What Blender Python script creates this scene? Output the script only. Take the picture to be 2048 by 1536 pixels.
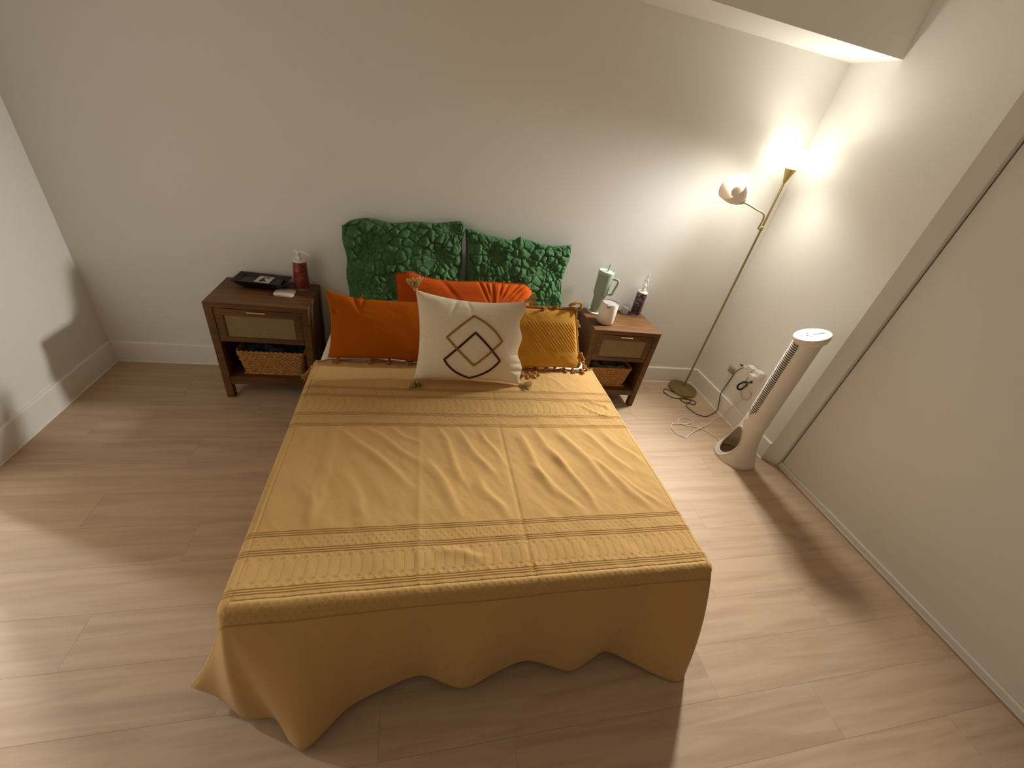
import bpy, bmesh, math, random
import numpy as np
from mathutils import Vector, Matrix

for o in list(bpy.data.objects):
    bpy.data.objects.remove(o, do_unlink=True)
SC = bpy.context.scene
COL = SC.collection
random.seed(7)
RNG = np.random.RandomState(11)
PI = math.pi

# ------------------------------------------------------------------ camera
cam_d = bpy.data.cameras.new('camera'); cam = bpy.data.objects.new('camera', cam_d); COL.objects.link(cam)
cam_d.sensor_fit = 'HORIZONTAL'; cam_d.sensor_width = 36.0
cam_d.lens = 809.576 / 2048 * 36.0
cam_d.clip_start = 0.02
pit, yaw, rol = 0.585335, 0.297796, 0.201361
fwd = Vector((math.cos(pit)*math.sin(yaw), math.cos(pit)*math.cos(yaw), -math.sin(pit)))
rgt = Vector((math.cos(yaw), -math.sin(yaw), 0)); upv = rgt.cross(fwd)
r2 = math.cos(rol)*rgt + math.sin(rol)*upv; u2 = -math.sin(rol)*rgt + math.cos(rol)*upv
M = Matrix((r2, u2, -fwd)).transposed().to_4x4(); M.translation = Vector((0, -2.5787, 1.7))
cam.matrix_world = M
SC.camera = cam

# ------------------------------------------------------------------ world, exposure, hallway lights, lights added in the lamp bowl
SC.view_settings.view_transform = 'Standard'; SC.view_settings.look = 'None'
SC.view_settings.exposure = 0.12; SC.view_settings.gamma = 1.0
SC.view_settings.use_curve_mapping = False
W = bpy.data.worlds.new('world'); SC.world = W; W.use_nodes = True
W.node_tree.nodes['Background'].inputs[0].default_value = (0.9, 0.95, 1.0, 1)
W.node_tree.nodes['Background'].inputs[1].default_value = 0.02
SC.cycles.max_bounces = 10; SC.cycles.diffuse_bounces = 7; SC.cycles.sample_clamp_indirect = 6
SC.cycles.use_denoising = True

BULB_W = 0.22      # bulb inside the torchiere bowl
BOWL_E = 4.6       # glow of the frosted bowl
HALL_W = 55.0      # hallway ceiling lamp seen through the opening
HALL2_W = 40.0
ROOM_W = 0.0
GLOW_W = 0.6
DOWN_W = 52.0
UP_W = 13.0
SPOT_W = 560.0     # extra spot added in the torchiere bowl, thrown across the bed

def area(name, loc, target, size, power, color):
    d = bpy.data.lights.new(name, 'AREA'); d.shape = 'DISK'; d.size = size; d.energy = power; d.color = color
    o = bpy.data.objects.new(name, d); COL.objects.link(o); o.location = loc
    o.rotation_euler = (Vector(target) - Vector(loc)).to_track_quat('-Z', 'Y').to_euler()
    return o
area('hallway_light', (-2.95, -0.02, 1.75), (-1.5, -1.45, 0.0), 0.16, HALL_W, (1.0, 1.0, 0.96))
area('hallway_light_far', (-3.45, -0.30, 2.55), (-2.6, -1.0, 0.0), 0.16, HALL2_W, (1.0, 1.0, 0.96))
sd = bpy.data.lights.new('torchiere_extra_spot', 'SPOT'); sd.energy = SPOT_W; sd.color = (1.0, 0.985, 0.93)  # extra spot in the bowl, brightens the bed but spares nearby walls
sd.spot_size = math.radians(110); sd.spot_blend = 1.0; sd.shadow_soft_size = 0.092
so_ = bpy.data.objects.new('torchiere_extra_spot', sd); COL.objects.link(so_); so_.location = (2.215, -0.155, 1.765)
so_.rotation_euler = (Vector((0.15, -1.75, 0.25)) - so_.location).to_track_quat('-Z', 'Y').to_euler()

pd = bpy.data.lights.new('torchiere_extra_glow', 'POINT'); pd.energy = GLOW_W; pd.color = (1.0, 0.94, 0.80); pd.shadow_soft_size = 0.05  # extra point light in the bowl, lifts the nearby walls
po_ = bpy.data.objects.new('torchiere_extra_glow', pd); COL.objects.link(po_); po_.location = (2.205, -0.165, 1.735)

dd = bpy.data.lights.new('torchiere_extra_down', 'SPOT'); dd.energy = DOWN_W; dd.color = (1.0, 0.95, 0.82)  # extra spot in the bowl, brightens the walls and floor below
dd.spot_size = math.radians(125); dd.spot_blend = 1.0; dd.shadow_soft_size = 0.085
do_ = bpy.data.objects.new('torchiere_extra_down', dd); COL.objects.link(do_); do_.location = (2.215, -0.165, 1.765)
do_.rotation_euler = (Vector((1.7, -0.68, 0.0)) - do_.location).to_track_quat('-Z', 'Y').to_euler()

ud = bpy.data.lights.new('torchiere_extra_up', 'SPOT'); ud.energy = UP_W; ud.color = (1.0, 0.96, 0.86)  # extra spot in the bowl, brightens the soffit and upper walls
ud.spot_size = math.radians(150); ud.spot_blend = 1.0; ud.shadow_soft_size = 0.04
uo_ = bpy.data.objects.new('torchiere_extra_up', ud); COL.objects.link(uo_); uo_.location = (2.225, -0.150, 1.76)
uo_.rotation_euler = (Vector((1.75, -0.75, 2.75)) - uo_.location).to_track_quat('-Z', 'Y').to_euler()

# ------------------------------------------------------------------ materials
def mat(name, color, rough=0.6, spec=0.3, metal=0.0, noise=None, bump=None, emit=None, trans=None, sheen=0.0, alpha=None):
    """noise=(scale, amount, stretch xyz)  bump=(scale, strength, distance)"""
    m = bpy.data.materials.new(name); m.use_nodes = True
    nt = m.node_tree; b = nt.nodes['Principled BSDF']
    b.inputs['Base Color'].default_value = (*color, 1); b.inputs['Roughness'].default_value = rough
    b.inputs['Specular IOR Level'].default_value = spec; b.inputs['Metallic'].default_value = metal
    if sheen: b.inputs['Sheen Weight'].default_value = sheen
    if emit:
        b.inputs['Emission Color'].default_value = (*emit[0], 1); b.inputs['Emission Strength'].default_value = emit[1]
    if trans is not None: b.inputs['Transmission Weight'].default_value = trans
    if alpha is not None: b.inputs['Alpha'].default_value = alpha
    tc = nt.nodes.new('ShaderNodeTexCoord')
    if noise:
        mp = nt.nodes.new('ShaderNodeMapping'); mp.inputs['Scale'].default_value = noise[2] if len(noise) > 2 else (1, 1, 1)
        n = nt.nodes.new('ShaderNodeTexNoise'); n.inputs['Scale'].default_value = noise[0]; n.inputs['Detail'].default_value = 5
        nt.links.new(tc.outputs['Object'], mp.inputs[0]); nt.links.new(mp.outputs[0], n.inputs['Vector'])
        r = nt.nodes.new('ShaderNodeValToRGB'); a = noise[1]
        r.color_ramp.elements[0].color = tuple(c*(1-a) for c in color) + (1,); r.color_ramp.elements[0].position = 0.3
        r.color_ramp.elements[1].color = tuple(min(1, c*(1+a)) for c in color) + (1,); r.color_ramp.elements[1].position = 0.7
        nt.links.new(n.outputs['Fac'], r.inputs[0]); nt.links.new(r.outputs[0], b.inputs['Base Color'])
    if bump:
        n2 = nt.nodes.new('ShaderNodeTexNoise'); n2.inputs['Scale'].default_value = bump[0]; n2.inputs['Detail'].default_value = 3
        nt.links.new(tc.outputs['Object'], n2.inputs['Vector'])
        bp = nt.nodes.new('ShaderNodeBump'); bp.inputs['Strength'].default_value = bump[1]; bp.inputs['Distance'].default_value = bump[2]
        nt.links.new(n2.outputs['Fac'], bp.inputs['Height']); nt.links.new(bp.outputs[0], b.inputs['Normal'])
    return m

M_WALL = mat('wall_paint', (0.80, 0.79, 0.755), 0.85, 0.15, bump=(220, 0.15, 0.0006))
M_CEIL = mat('ceiling_paint', (0.74, 0.725, 0.69), 0.9, 0.1)
M_TRIM = mat('trim_paint', (0.83, 0.81, 0.77), 0.35, 0.4)
M_DOOR = mat('door_paint', (0.70, 0.68, 0.635), 0.45, 0.35, bump=(60, 0.05, 0.001))
M_ALU = mat('track_metal', (0.72, 0.70, 0.66), 0.4, 0.5)
M_STRIP = mat('strip_wood', (0.36, 0.23, 0.14), 0.5)
M_DARK = mat('gap_shade', (0.02, 0.018, 0.015), 0.8)  # near-black painted in for the shade of the door gap and fan slots

def wood_planks():
    m = bpy.data.materials.new('oak_plank'); m.use_nodes = True; nt = m.node_tree; b = nt.nodes['Principled BSDF']
    b.inputs['Roughness'].default_value = 0.5; b.inputs['Specular IOR Level'].default_value = 0.35
    tc = nt.nodes.new('ShaderNodeTexCoord'); oi = nt.nodes.new('ShaderNodeObjectInfo')
    mul = nt.nodes.new('ShaderNodeVectorMath'); mul.operation = 'SCALE'; mul.inputs[0].default_value = (37, 91, 13)
    nt.links.new(oi.outputs['Random'], mul.inputs['Scale'])
    add = nt.nodes.new('ShaderNodeVectorMath'); add.operation = 'ADD'
    nt.links.new(tc.outputs['Object'], add.inputs[0]); nt.links.new(mul.outputs[0], add.inputs[1])
    mp = nt.nodes.new('ShaderNodeMapping'); mp.inputs['Scale'].default_value = (0.9, 11, 1)
    nt.links.new(add.outputs[0], mp.inputs[0])
    n = nt.nodes.new('ShaderNodeTexNoise'); n.inputs['Scale'].default_value = 2.2; n.inputs['Detail'].default_value = 6; n.inputs['Distortion'].default_value = 0.6
    nt.links.new(mp.outputs[0], n.inputs['Vector'])
    r = nt.nodes.new('ShaderNodeValToRGB')
    r.color_ramp.elements[0].position = 0.30; r.color_ramp.elements[0].color = (0.43, 0.30, 0.198, 1)
    r.color_ramp.elements[1].position = 0.62; r.color_ramp.elements[1].color = (0.525, 0.383, 0.262, 1)
    nt.links.new(n.outputs['Fac'], r.inputs[0])
    hsv = nt.nodes.new('ShaderNodeHueSaturation')
    mr = nt.nodes.new('ShaderNodeMapRange'); mr.inputs['To Min'].default_value = 0.965; mr.inputs['To Max'].default_value = 1.03
    nt.links.new(oi.outputs['Random'], mr.inputs['Value']); nt.links.new(mr.outputs[0], hsv.inputs['Value'])
    nt.links.new(r.outputs[0], hsv.inputs['Color']); nt.links.new(hsv.outputs[0], b.inputs['Base Color'])
    bp = nt.nodes.new('ShaderNodeBump'); bp.inputs['Strength'].default_value = 0.12; bp.inputs['Distance'].default_value = 0.001
    nt.links.new(n.outputs['Fac'], bp.inputs['Height']); nt.links.new(bp.outputs[0], b.inputs['Normal'])
    return m
M_OAK = wood_planks()
M_WALNUT = mat('walnut', (0.115, 0.048, 0.013), 0.45, 0.35, noise=(3.0, 0.38, (1.2, 16, 14)), bump=(60, 0.1, 0.0005))
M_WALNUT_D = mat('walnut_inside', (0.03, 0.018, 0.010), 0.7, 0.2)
M_CANE = mat('cane', (0.30, 0.225, 0.115), 0.75, 0.2, noise=(260, 0.25), bump=(420, 0.4, 0.001))
M_BRASS = mat('handle_brass', (0.85, 0.62, 0.30), 0.3, 0.5, metal=1.0)
M_GOLD = mat('lamp_brass', (0.33, 0.25, 0.10), 0.38, 0.5, metal=0.85)
M_BASKET = mat('seagrass', (0.44, 0.22, 0.07), 0.85, 0.15, noise=(70, 0.45, (1, 1, 2.5)), bump=(180, 0.6, 0.002))
M_SHEET = mat('sheet_cotton', (0.80, 0.70, 0.60), 0.85, 0.1, bump=(14, 0.25, 0.01))
M_GREEN = mat('green_cotton', (0.058, 0.142, 0.056), 0.85, 0.1, sheen=0.05, noise=(9, 0.18), bump=(120, 0.25, 0.002))
M_RUST = mat('rust_cotton', (0.46, 0.076, 0.008), 0.9, 0.08, bump=(260, 0.25, 0.001))
M_AMBER = mat('burnt_orange_velvet', (0.36, 0.080, 0.003), 0.9, 0.06, bump=(200, 0.2, 0.001))
M_MUST = mat('mustard_cotton', (0.60, 0.29, 0.032), 0.85, 0.12, sheen=0.2, bump=(300, 0.3, 0.001))
M_MUSTF = mat('mustard_fringe', (0.46, 0.22, 0.045), 0.9, 0.1, noise=(60, 0.3))
M_CREAM = mat('cream_linen', (0.76, 0.66, 0.50), 0.9, 0.1, noise=(160, 0.05), bump=(330, 0.35, 0.001))
M_TAS = mat('khaki_yarn', (0.50, 0.35, 0.12), 0.9, 0.1, noise=(80, 0.3))
M_TTAS = mat('throw_tassel_yarn', (0.44, 0.235, 0.08), 0.9, 0.1, noise=(80, 0.3))
M_YARN1 = mat('ochre_yarn', (0.33, 0.17, 0.03), 0.9, 0.1)
M_YARN2 = mat('brown_yarn', (0.075, 0.018, 0.012), 0.9, 0.1)
M_WHITE = mat('white_plastic', (0.80, 0.76, 0.70), 0.35, 0.4)
M_FAN = mat('fan_plastic', (0.74, 0.68, 0.61), 0.38, 0.4)
M_GREYP = mat('grey_print', (0.045, 0.043, 0.04), 0.6)
M_BLACK = mat('black_plastic', (0.015, 0.012, 0.012), 0.35, 0.4)
M_TRAY = mat('black_lacquer', (0.018, 0.006, 0.006), 0.3, 0.5)
M_PINK = mat('pale_pink_ceramic', (0.62, 0.50, 0.42), 0.6, 0.3)
M_CARD = mat('card_white', (0.62, 0.62, 0.56), 0.7)
M_INK = mat('card_ink', (0.06, 0.045, 0.07), 0.7)
M_SAGE = mat('sage_steel', (0.26, 0.32, 0.235), 0.5, 0.35)
M_SAGE_L = mat('sage_lid', (0.36, 0.44, 0.36), 0.45, 0.35)
M_MUG = mat('enamel_mug', (0.74, 0.66, 0.57), 0.3, 0.45)
M_LIDG = mat('smoky_lid', (0.30, 0.27, 0.26), 0.25, 0.5)
M_LILAC = mat('lilac_jar', (0.50, 0.47, 0.52), 0.35, 0.4)
M_PUMP = mat('clear_pump', (0.86, 0.84, 0.80), 0.25, 0.5)
M_CORD = mat('brown_cord', (0.055, 0.04, 0.025), 0.5)
M_WCORD = mat('white_cord', (0.78, 0.70, 0.62), 0.45)
M_TAN = mat('tan_plug', (0.36, 0.28, 0.20), 0.6)
M_CLEAR = mat('clear_cable', (0.60, 0.54, 0.46), 0.25, 0.6)
M_BOWL = mat('bowl_glass', (0.12, 0.115, 0.10), 0.4, 0.4, emit=((1.0, 0.94, 0.80), BOWL_E))
_nt = M_BOWL.node_tree; _tp = _nt.nodes.new('ShaderNodeBsdfTransparent'); _mx = _nt.nodes.new('ShaderNodeMixShader'); _mx.inputs[0].default_value = 0.75
_nt.links.new(_nt.nodes['Principled BSDF'].outputs[0], _mx.inputs[1]); _nt.links.new(_tp.outputs[0], _mx.inputs[2]); _nt.links.new(_mx.outputs[0], _nt.nodes['Material Output'].inputs[0])
M_BULB = mat('bulb_glow', (1, 1, 1), 0.5, emit=((1.0, 0.95, 0.84), BULB_W / (PI * 4 * PI * 0.026**2)))
def frosted(name, color):
    m = bpy.data.materials.new(name); m.use_nodes = True; nt = m.node_tree; b = nt.nodes['Principled BSDF']
    b.inputs['Base Color'].default_value = (*color, 1); b.inputs['Roughness'].default_value = 0.35
    tr = nt.nodes.new('ShaderNodeBsdfTranslucent'); tr.inputs[0].default_value = (*color, 1)
    mx = nt.nodes.new('ShaderNodeMixShader'); mx.inputs[0].default_value = 0.5
    nt.links.new(b.outputs[0], mx.inputs[1]); nt.links.new(tr.outputs[0], mx.inputs[2]); nt.links.new(mx.outputs[0], nt.nodes['Material Output'].inputs[0])
    return m
M_SHADE = frosted('shade_glass', (0.80, 0.74, 0.67))
M_OFFB = mat('bulb_unlit', (0.80, 0.72, 0.62), 0.3, 0.5)
M_CLOTHD = mat('dark_cloth', (0.035, 0.045, 0.055), 0.85, noise=(30, 0.5))
M_BAGP = mat('grey_plastic_bag', (0.16, 0.14, 0.12), 0.5)

def label_print(name, base, cols, scale):
    m = bpy.data.materials.new(name); m.use_nodes = True; nt = m.node_tree; b = nt.nodes['Principled BSDF']
    b.inputs['Roughness'].default_value = 0.4
    tc = nt.nodes.new('ShaderNodeTexCoord'); v = nt.nodes.new('ShaderNodeTexVoronoi'); v.inputs['Scale'].default_value = scale
    n = nt.nodes.new('ShaderNodeTexNoise'); n.inputs['Scale'].default_value = scale*0.6; n.inputs['Distortion'].default_value = 2
    nt.links.new(tc.outputs['Object'], n.inputs['Vector'])
    nt.links.new(tc.outputs['Object'], v.inputs['Vector'])
    s = nt.nodes.new('ShaderNodeSeparateColor'); nt.links.new(v.outputs['Color'], s.inputs[0])
    mx = nt.nodes.new('ShaderNodeMath'); mx.operation = 'MULTIPLY_ADD'; mx.inputs[1].default_value = 0.5
    nt.links.new(s.outputs[0], mx.inputs[0])
    m2 = nt.nodes.new('ShaderNodeMath'); m2.operation = 'MULTIPLY'; m2.inputs[1].default_value = 0.5
    nt.links.new(n.outputs['Fac'], m2.inputs[0]); nt.links.new(m2.outputs[0], mx.inputs[2])
    r = nt.nodes.new('ShaderNodeValToRGB'); r.color_ramp.interpolation = 'CONSTANT'
    r.color_ramp.elements[0].color = (*base, 1); r.color_ramp.elements[0].position = 0
    r.color_ramp.elements[1].color = (*cols[0][1], 1); r.color_ramp.elements[1].position = cols[0][0]
    for p, c in cols[1:]:
        e = r.color_ramp.elements.new(p); e.color = (*c, 1)
    nt.links.new(mx.outputs[0], r.inputs[0]); nt.links.new(r.outputs[0], b.inputs['Base Color'])
    return m
M_REDPR = label_print('red_floral_print', (0.16, 0.012, 0.008),
                      [(0.36, (0.24, 0.018, 0.010)), (0.5, (0.20, 0.05, 0.015)), (0.62, (0.12, 0.008, 0.006)), (0.72, (0.33, 0.08, 0.05))], 55)
M_DARKPR = label_print('dark_floral_print', (0.03, 0.022, 0.03),
                       [(0.35, (0.02, 0.02, 0.03)), (0.48, (0.24, 0.03, 0.03)), (0.58, (0.035, 0.03, 0.04)), (0.68, (0.30, 0.30, 0.32)), (0.73, (0.10, 0.02, 0.02))], 60)

# ------------------------------------------------------------------ object helpers
def tag(o, label=None, cat=None, group=None, kind=None):
    if label: o['label'] = label
    if cat: o['category'] = cat
    if group: o['group'] = group
    if kind: o['kind'] = kind
    return o
def thing(name, label, cat, loc=(0, 0, 0), rz=0.0, group=None):
    o = bpy.data.objects.new(name, None); COL.objects.link(o); o.location = loc; o.rotation_euler = (0, 0, rz)
    o.empty_display_size = 0.05
    return tag(o, label, cat, group)
def link(name, me, m, parent=None, smooth=False, loc=None):
    if m is not None and not me.materials: me.materials.append(m)
    if smooth:
        me.polygons.foreach_set('use_smooth', [True]*len(me.polygons))
    o = bpy.data.objects.new(name, me); COL.objects.link(o)
    if parent is not None: o.parent = parent
    if loc is not None: o.location = loc
    return o
def bm_obj(name, bm, m, parent=None, smooth=False, auto=None):
    me = bpy.data.meshes.new(name); bmesh.ops.recalc_face_normals(bm, faces=bm.faces); bm.to_mesh(me); bm.free()
    if auto is not None:
        me.polygons.foreach_set('use_smooth', [True]*len(me.polygons))
        try: me.set_sharp_from_angle(angle=math.radians(auto))
        except Exception: pass
    return link(name, me, m, parent, smooth)
def add_box(bm, x0, x1, y0, y1, z0, z1, bev=0.0, seg=1):
    r = bmesh.ops.create_cube(bm, size=1.0); vs = r['verts']
    for v in vs:
        v.co = Vector((x0 + (v.co.x + .5)*(x1-x0), y0 + (v.co.y+.5)*(y1-y0), z0 + (v.co.z+.5)*(z1-z0)))
    if bev > 0:
        es = list({e for v in vs for e in v.link_edges})
        bmesh.ops.bevel(bm, geom=es, offset=bev, segments=seg, affect='EDGES', profile=0.5)
def box(name, m, parent, x0, x1, y0, y1, z0, z1, bev=0.0, seg=1):
    bm = bmesh.new(); add_box(bm, x0, x1, y0, y1, z0, z1, bev, seg); return bm_obj(name, bm, m, parent)
def add_prism(bm, pts, z0, z1):
    a = [bm.verts.new((x, y, z0)) for x, y in pts]; b = [bm.verts.new((x, y, z1)) for x, y in pts]; n = len(pts)
    bm.faces.new(a[::-1]); bm.faces.new(b)
    for i in range(n): bm.faces.new((a[i], a[(i+1) % n], b[(i+1) % n], b[i]))
def add_lathe(bm, prof, seg=32, cx=0.0, cy=0.0, mtx=None, caps=True):
    rings = []
    for r, z in prof:
        ring = []
        for i in range(seg):
            a = 2*PI*i/seg; co = Vector((cx + r*math.cos(a), cy + r*math.sin(a), z))
            if mtx is not None: co = mtx @ co
            ring.append(bm.verts.new(co))
        rings.append(ring)
    for k in range(len(rings)-1):
        for i in range(seg):
            j = (i+1) % seg
            bm.faces.new((rings[k][i], rings[k][j], rings[k+1][j], rings[k+1][i]))
    if caps:
        if prof[0][0] > 1e-6: bm.faces.new(rings[0][::-1])
        if prof[-1][0] > 1e-6: bm.faces.new(rings[-1])
    bmesh.ops.remove_doubles(bm, verts=[v for r in rings for v in r], dist=1e-6)
def lathe(name, m, parent, prof, seg=32, cx=0.0, cy=0.0, mtx=None, caps=True, auto=35):
    bm = bmesh.new(); add_lathe(bm, prof, seg, cx, cy, mtx, caps); return bm_obj(name, bm, m, parent, auto=auto)
def catmull(pts, n=6, closed=False):
    P = [Vector(p) for p in pts]; out = []; N = len(P)
    rng = range(N if closed else N-1)
    for i in rng:
        if closed: p0, p1, p2, p3 = P[(i-1) % N], P[i], P[(i+1) % N], P[(i+2) % N]
        else: p0, p1, p2, p3 = P[max(i-1, 0)], P[i], P[i+1], P[min(i+2, N-1)]
        for k in range(n):
            t = k/n
            out.append(0.5*((2*p1) + (-p0+p2)*t + (2*p0-5*p1+4*p2-p3)*t*t + (-p0+3*p1-3*p2+p3)*t**3))
    if not closed: out.append(P[-1])
    return out
def add_tube(bm, pts, r, seg=8, caps=True, closed=False):
    pts = [Vector(p) for p in pts]; n = len(pts); rings = []; nrm = None
    for i, p in enumerate(pts):
        a = pts[(i-1) % n] if closed else pts[max(i-1, 0)]
        b = pts[(i+1) % n] if closed else pts[min(i+1, n-1)]
        t = (b - a)
        t = t.normalized() if t.length > 1e-9 else Vector((0, 0, 1))
        if nrm is None:
            nrm = t.cross(Vector((0, 0, 1)))
            if nrm.length < 1e-3: nrm = t.cross(Vector((1, 0, 0)))
        nrm = (nrm - t*nrm.dot(t))
        if nrm.length < 1e-6: nrm = t.orthogonal()
        nrm.normalize(); bn = t.cross(nrm)
        rr = r(i/(n-1)) if callable(r) else r
        rings.append([bm.verts.new(p + (nrm*math.cos(2*PI*k/seg) + bn*math.sin(2*PI*k/seg))*rr) for k in range(seg)])
    for i in range(n if closed else n-1):
        A, B = rings[i], rings[(i+1) % n]
        for k in range(seg):
            bm.faces.new((A[k], A[(k+1) % seg], B[(k+1) % seg], B[k]))
    if caps and not closed:
        bm.faces.new(rings[0][::-1]); bm.faces.new(rings[-1])
def tube(name, m, parent, pts, r, seg=8, smooth=True, closed=False):
    bm = bmesh.new(); add_tube(bm, pts, r, seg, closed=closed); return bm_obj(name, bm, m, parent, smooth=smooth)
def grid_mesh(name, P, uv=None):
    """P: (ny, nx, 3)"""
    ny, nx = P.shape[:2]; me = bpy.data.meshes.new(name)
    idx = np.arange(ny*nx).reshape(ny, nx)
    q = np.stack([idx[:-1, :-1], idx[:-1, 1:], idx[1:, 1:], idx[1:, :-1]], -1).reshape(-1, 4)
    me.from_pydata(P.reshape(-1, 3).tolist(), [], q.tolist())
    if uv is not None:
        l = me.uv_layers.new(name='UVMap'); f = uv.reshape(-1, 2)[q.reshape(-1)]
        l.data.foreach_set('uv', f.reshape(-1).astype(np.float32))
    return me
_T = RNG.rand(256, 256)
def vnoise(x, y, s=0):
    x = np.asarray(x, float) + 13.7*s; y = np.asarray(y, float) + 7.3*s
    xi = np.floor(x).astype(int); yi = np.floor(y).astype(int); fx = x-xi; fy = y-yi
    fx = fx*fx*(3-2*fx); fy = fy*fy*(3-2*fy)
    g = lambda a, b: _T[a % 256, b % 256]
    return (g(xi, yi)*(1-fx)+g(xi+1, yi)*fx)*(1-fy) + (g(xi, yi+1)*(1-fx)+g(xi+1, yi+1)*fx)*fy - 0.5
def fbm(x, y, s=0, o=3):
    return sum(vnoise(x*2**k, y*2**k, s+k)*0.5**k for k in range(o))

# ================================================================== SETTING
XL, XR, XC = -1.799, 2.412, 2.476
YB, ZC, ZS = -6.6, 2.75, 2.248
fl = box('floor', mat('subfloor', (0.30, 0.2, 0.12), 0.8), None, -3.9, 2.75, YB, 0.4, -0.12, -0.009); tag(fl, kind='structure')
PW, PL = 0.182, 1.24
plank_me = {}
def plank(x0, x1, y0):
    L = round(x1-x0, 4)
    if L < 0.03: return
    if L not in plank_me:
        bm = bmesh.new(); add_box(bm, 0.0003, L-0.0003, 0.0003, PW-0.0003, -0.009, 0.0)
        me = bpy.data.meshes.new('plank'); bm.to_mesh(me); bm.free(); me.materials.append(M_OAK); plank_me[L] = me
    o = bpy.data.objects.new('plank', plank_me[L]); COL.objects.link(o); o.parent = fl; o.location = (x0, y0, 0)
nrow = int(math.ceil((-YB)/PW))
for k in range(nrow):
    y0 = -(k+1)*PW
    xs = -1.799 - [0.0, 0.74, 0.31, 1.02, 0.5][k % 5]
    x = xs
    left = -1.95 if -4.4 < y0 and y0+PW < -0.92 else XL
    left = XL
    while x < 2.47:
        a, b = max(x, left), min(x+PL, 2.47)
        if b > a: plank(a, b, y0)
        x += PL
# hallway floor beyond the opening
for k in range(nrow + 2):
    y0 = 0.364 - (k+1)*PW
    if y0 < -3.3: break
    plank(-3.8, -2.9 + 0.3*(k % 3), y0); plank(-2.9 + 0.3*(k % 3), XL, y0)

def struct(o): return tag(o, kind='structure')
struct(box('wall_back', M_WALL, None, -1.95, 2.75, 0.0, 0.12, -0.12, ZC))
struct(box('wall_left', M_WALL, None, -1.95, XL, -1.02, 0.0, -0.12, ZC))
bm = bmesh.new(); add_box(bm, -1.95, XL, -2.05, -1.02, 2.1, ZC)
struct(bm_obj('wall_left_lintel', bm, M_WALL))
struct(box('wall_left_front', M_WALL, None, -1.95, XL, YB, -2.05, -0.12, ZC))
struct(box('wall_front', mat('front_wall_darkened', (0.42, 0.40, 0.37), 0.9, 0.1), None, -1.95, 2.75, YB-0.12, YB, -0.12, ZC))  # unseen wall, set far back and darkened to cut bounce onto the bed
bm = bmesh.new(); add_prism(bm, [(XR, 0.0), (XR, -0.936), (XC, -1.003), (2.75, -1.003), (2.75, 0.0)], -0.12, ZC)
struct(bm_obj('wall_right', bm, M_WALL))
struct(box('wall_right_rear', M_WALL, None, 2.56, 2.75, YB, -1.003, -0.12, ZC))
struct(box('wall_right_header', M_WALL, None, XC, 2.56, YB, -1.003, 2.42, ZC))
struct(box('ceiling', M_CEIL, None, -1.95, 2.75, YB, 0.12, ZC, ZC+0.1))
struct(box('wall_soffit', M_WALL, None, XL, XR+0.002, -0.316, 0.0, ZS, ZC))
# hallway shell
struct(box('wall_hall_far', M_WALL, None, -3.92, -3.8, -3.4, 0.4, -0.12, ZC))
struct(box('wall_hall_back', M_WALL, None, -3.8, -1.95, 0.364, 0.48, -0.12, ZC))
struct(box('wall_hall_front', M_WALL, None, -3.8, -1.95, -3.4, -3.28, -0.12, ZC))
struct(box('ceiling_hall', M_CEIL, None, -3.8, -1.95, -3.4, 0.4, ZC, ZC+0.1))

def baseboard(name, p0, p1, nx, ny, h=0.139, t=0.014):
    """board against a wall from p0 to p1, (nx,ny) pointing into the room"""
    prof = [(0, 0.0), (t, 0.0), (t, h-0.006), (t-0.004, h-0.001), (t-0.006, h), (0, h)]
    bm = bmesh.new(); ra = []; rb = []
    for d, z in prof:
        ra.append(bm.verts.new((p0[0]+nx*d, p0[1]+ny*d, z))); rb.append(bm.verts.new((p1[0]+nx*d, p1[1]+ny*d, z)))
    n = len(prof)
    for i in range(n): bm.faces.new((ra[i], ra[(i+1) % n], rb[(i+1) % n], rb[i]))
    bm.faces.new(ra[::-1]); bm.faces.new(rb)
    o = struct(bm_obj(name, bm, M_TRIM))
    bm = bmesh.new(); s = 0.005          # small bead added to catch the bright lamp line at the floor
    pr = [(t, 0.0), (t+s, 0.0), (t+s*0.3, s*0.8), (t, s)]
    ra = [bm.verts.new((p0[0]+nx*d, p0[1]+ny*d, z)) for d, z in pr]; rb = [bm.verts.new((p1[0]+nx*d, p1[1]+ny*d, z)) for d, z in pr]
    for i in range(4): bm.faces.new((ra[i], ra[(i+1) % 4], rb[(i+1) % 4], rb[i]))
    bm.faces.new(ra[::-1]); bm.faces.new(rb)
    bm_obj('bead', bm, M_WHITE, o)
baseboard('baseboard_back', (XL, 0), (XR, 0), 0, -1)
baseboard('baseboard_left', (XL, 0), (XL, -1.02), 1, 0)
baseboard('baseboard_right', (XR, 0), (XR, -0.936), -1, 0)

# closet sliding door with its bottom rail, floor track and threshold strip
dr = box('door_1', M_DOOR, None, 2.500, 2.535, -3.9, -1.009, 0.034, 2.42, 0.002); struct(dr)
o = box('bottom_rail', M_ALU, dr, 2.484, 2.536, -3.9, -1.009, 0.004, 0.034, 0.003, 2)
tk = struct(box('trim_1', M_ALU, None, 2.476, 2.560, YB, -1.004, -0.009, 0.004, 0.001))
st = struct(box('trim_2', M_STRIP, None, 2.462, 2.475, YB, -1.004, -0.009, 0.0035, 0.0015))
gp = struct(box('gap_shade_strip', M_DARK, None, 2.505, 2.535, -1.008, -1.0035, 0.0, 2.42))  # dark strip standing in for the shade inside the door-edge gap

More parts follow.
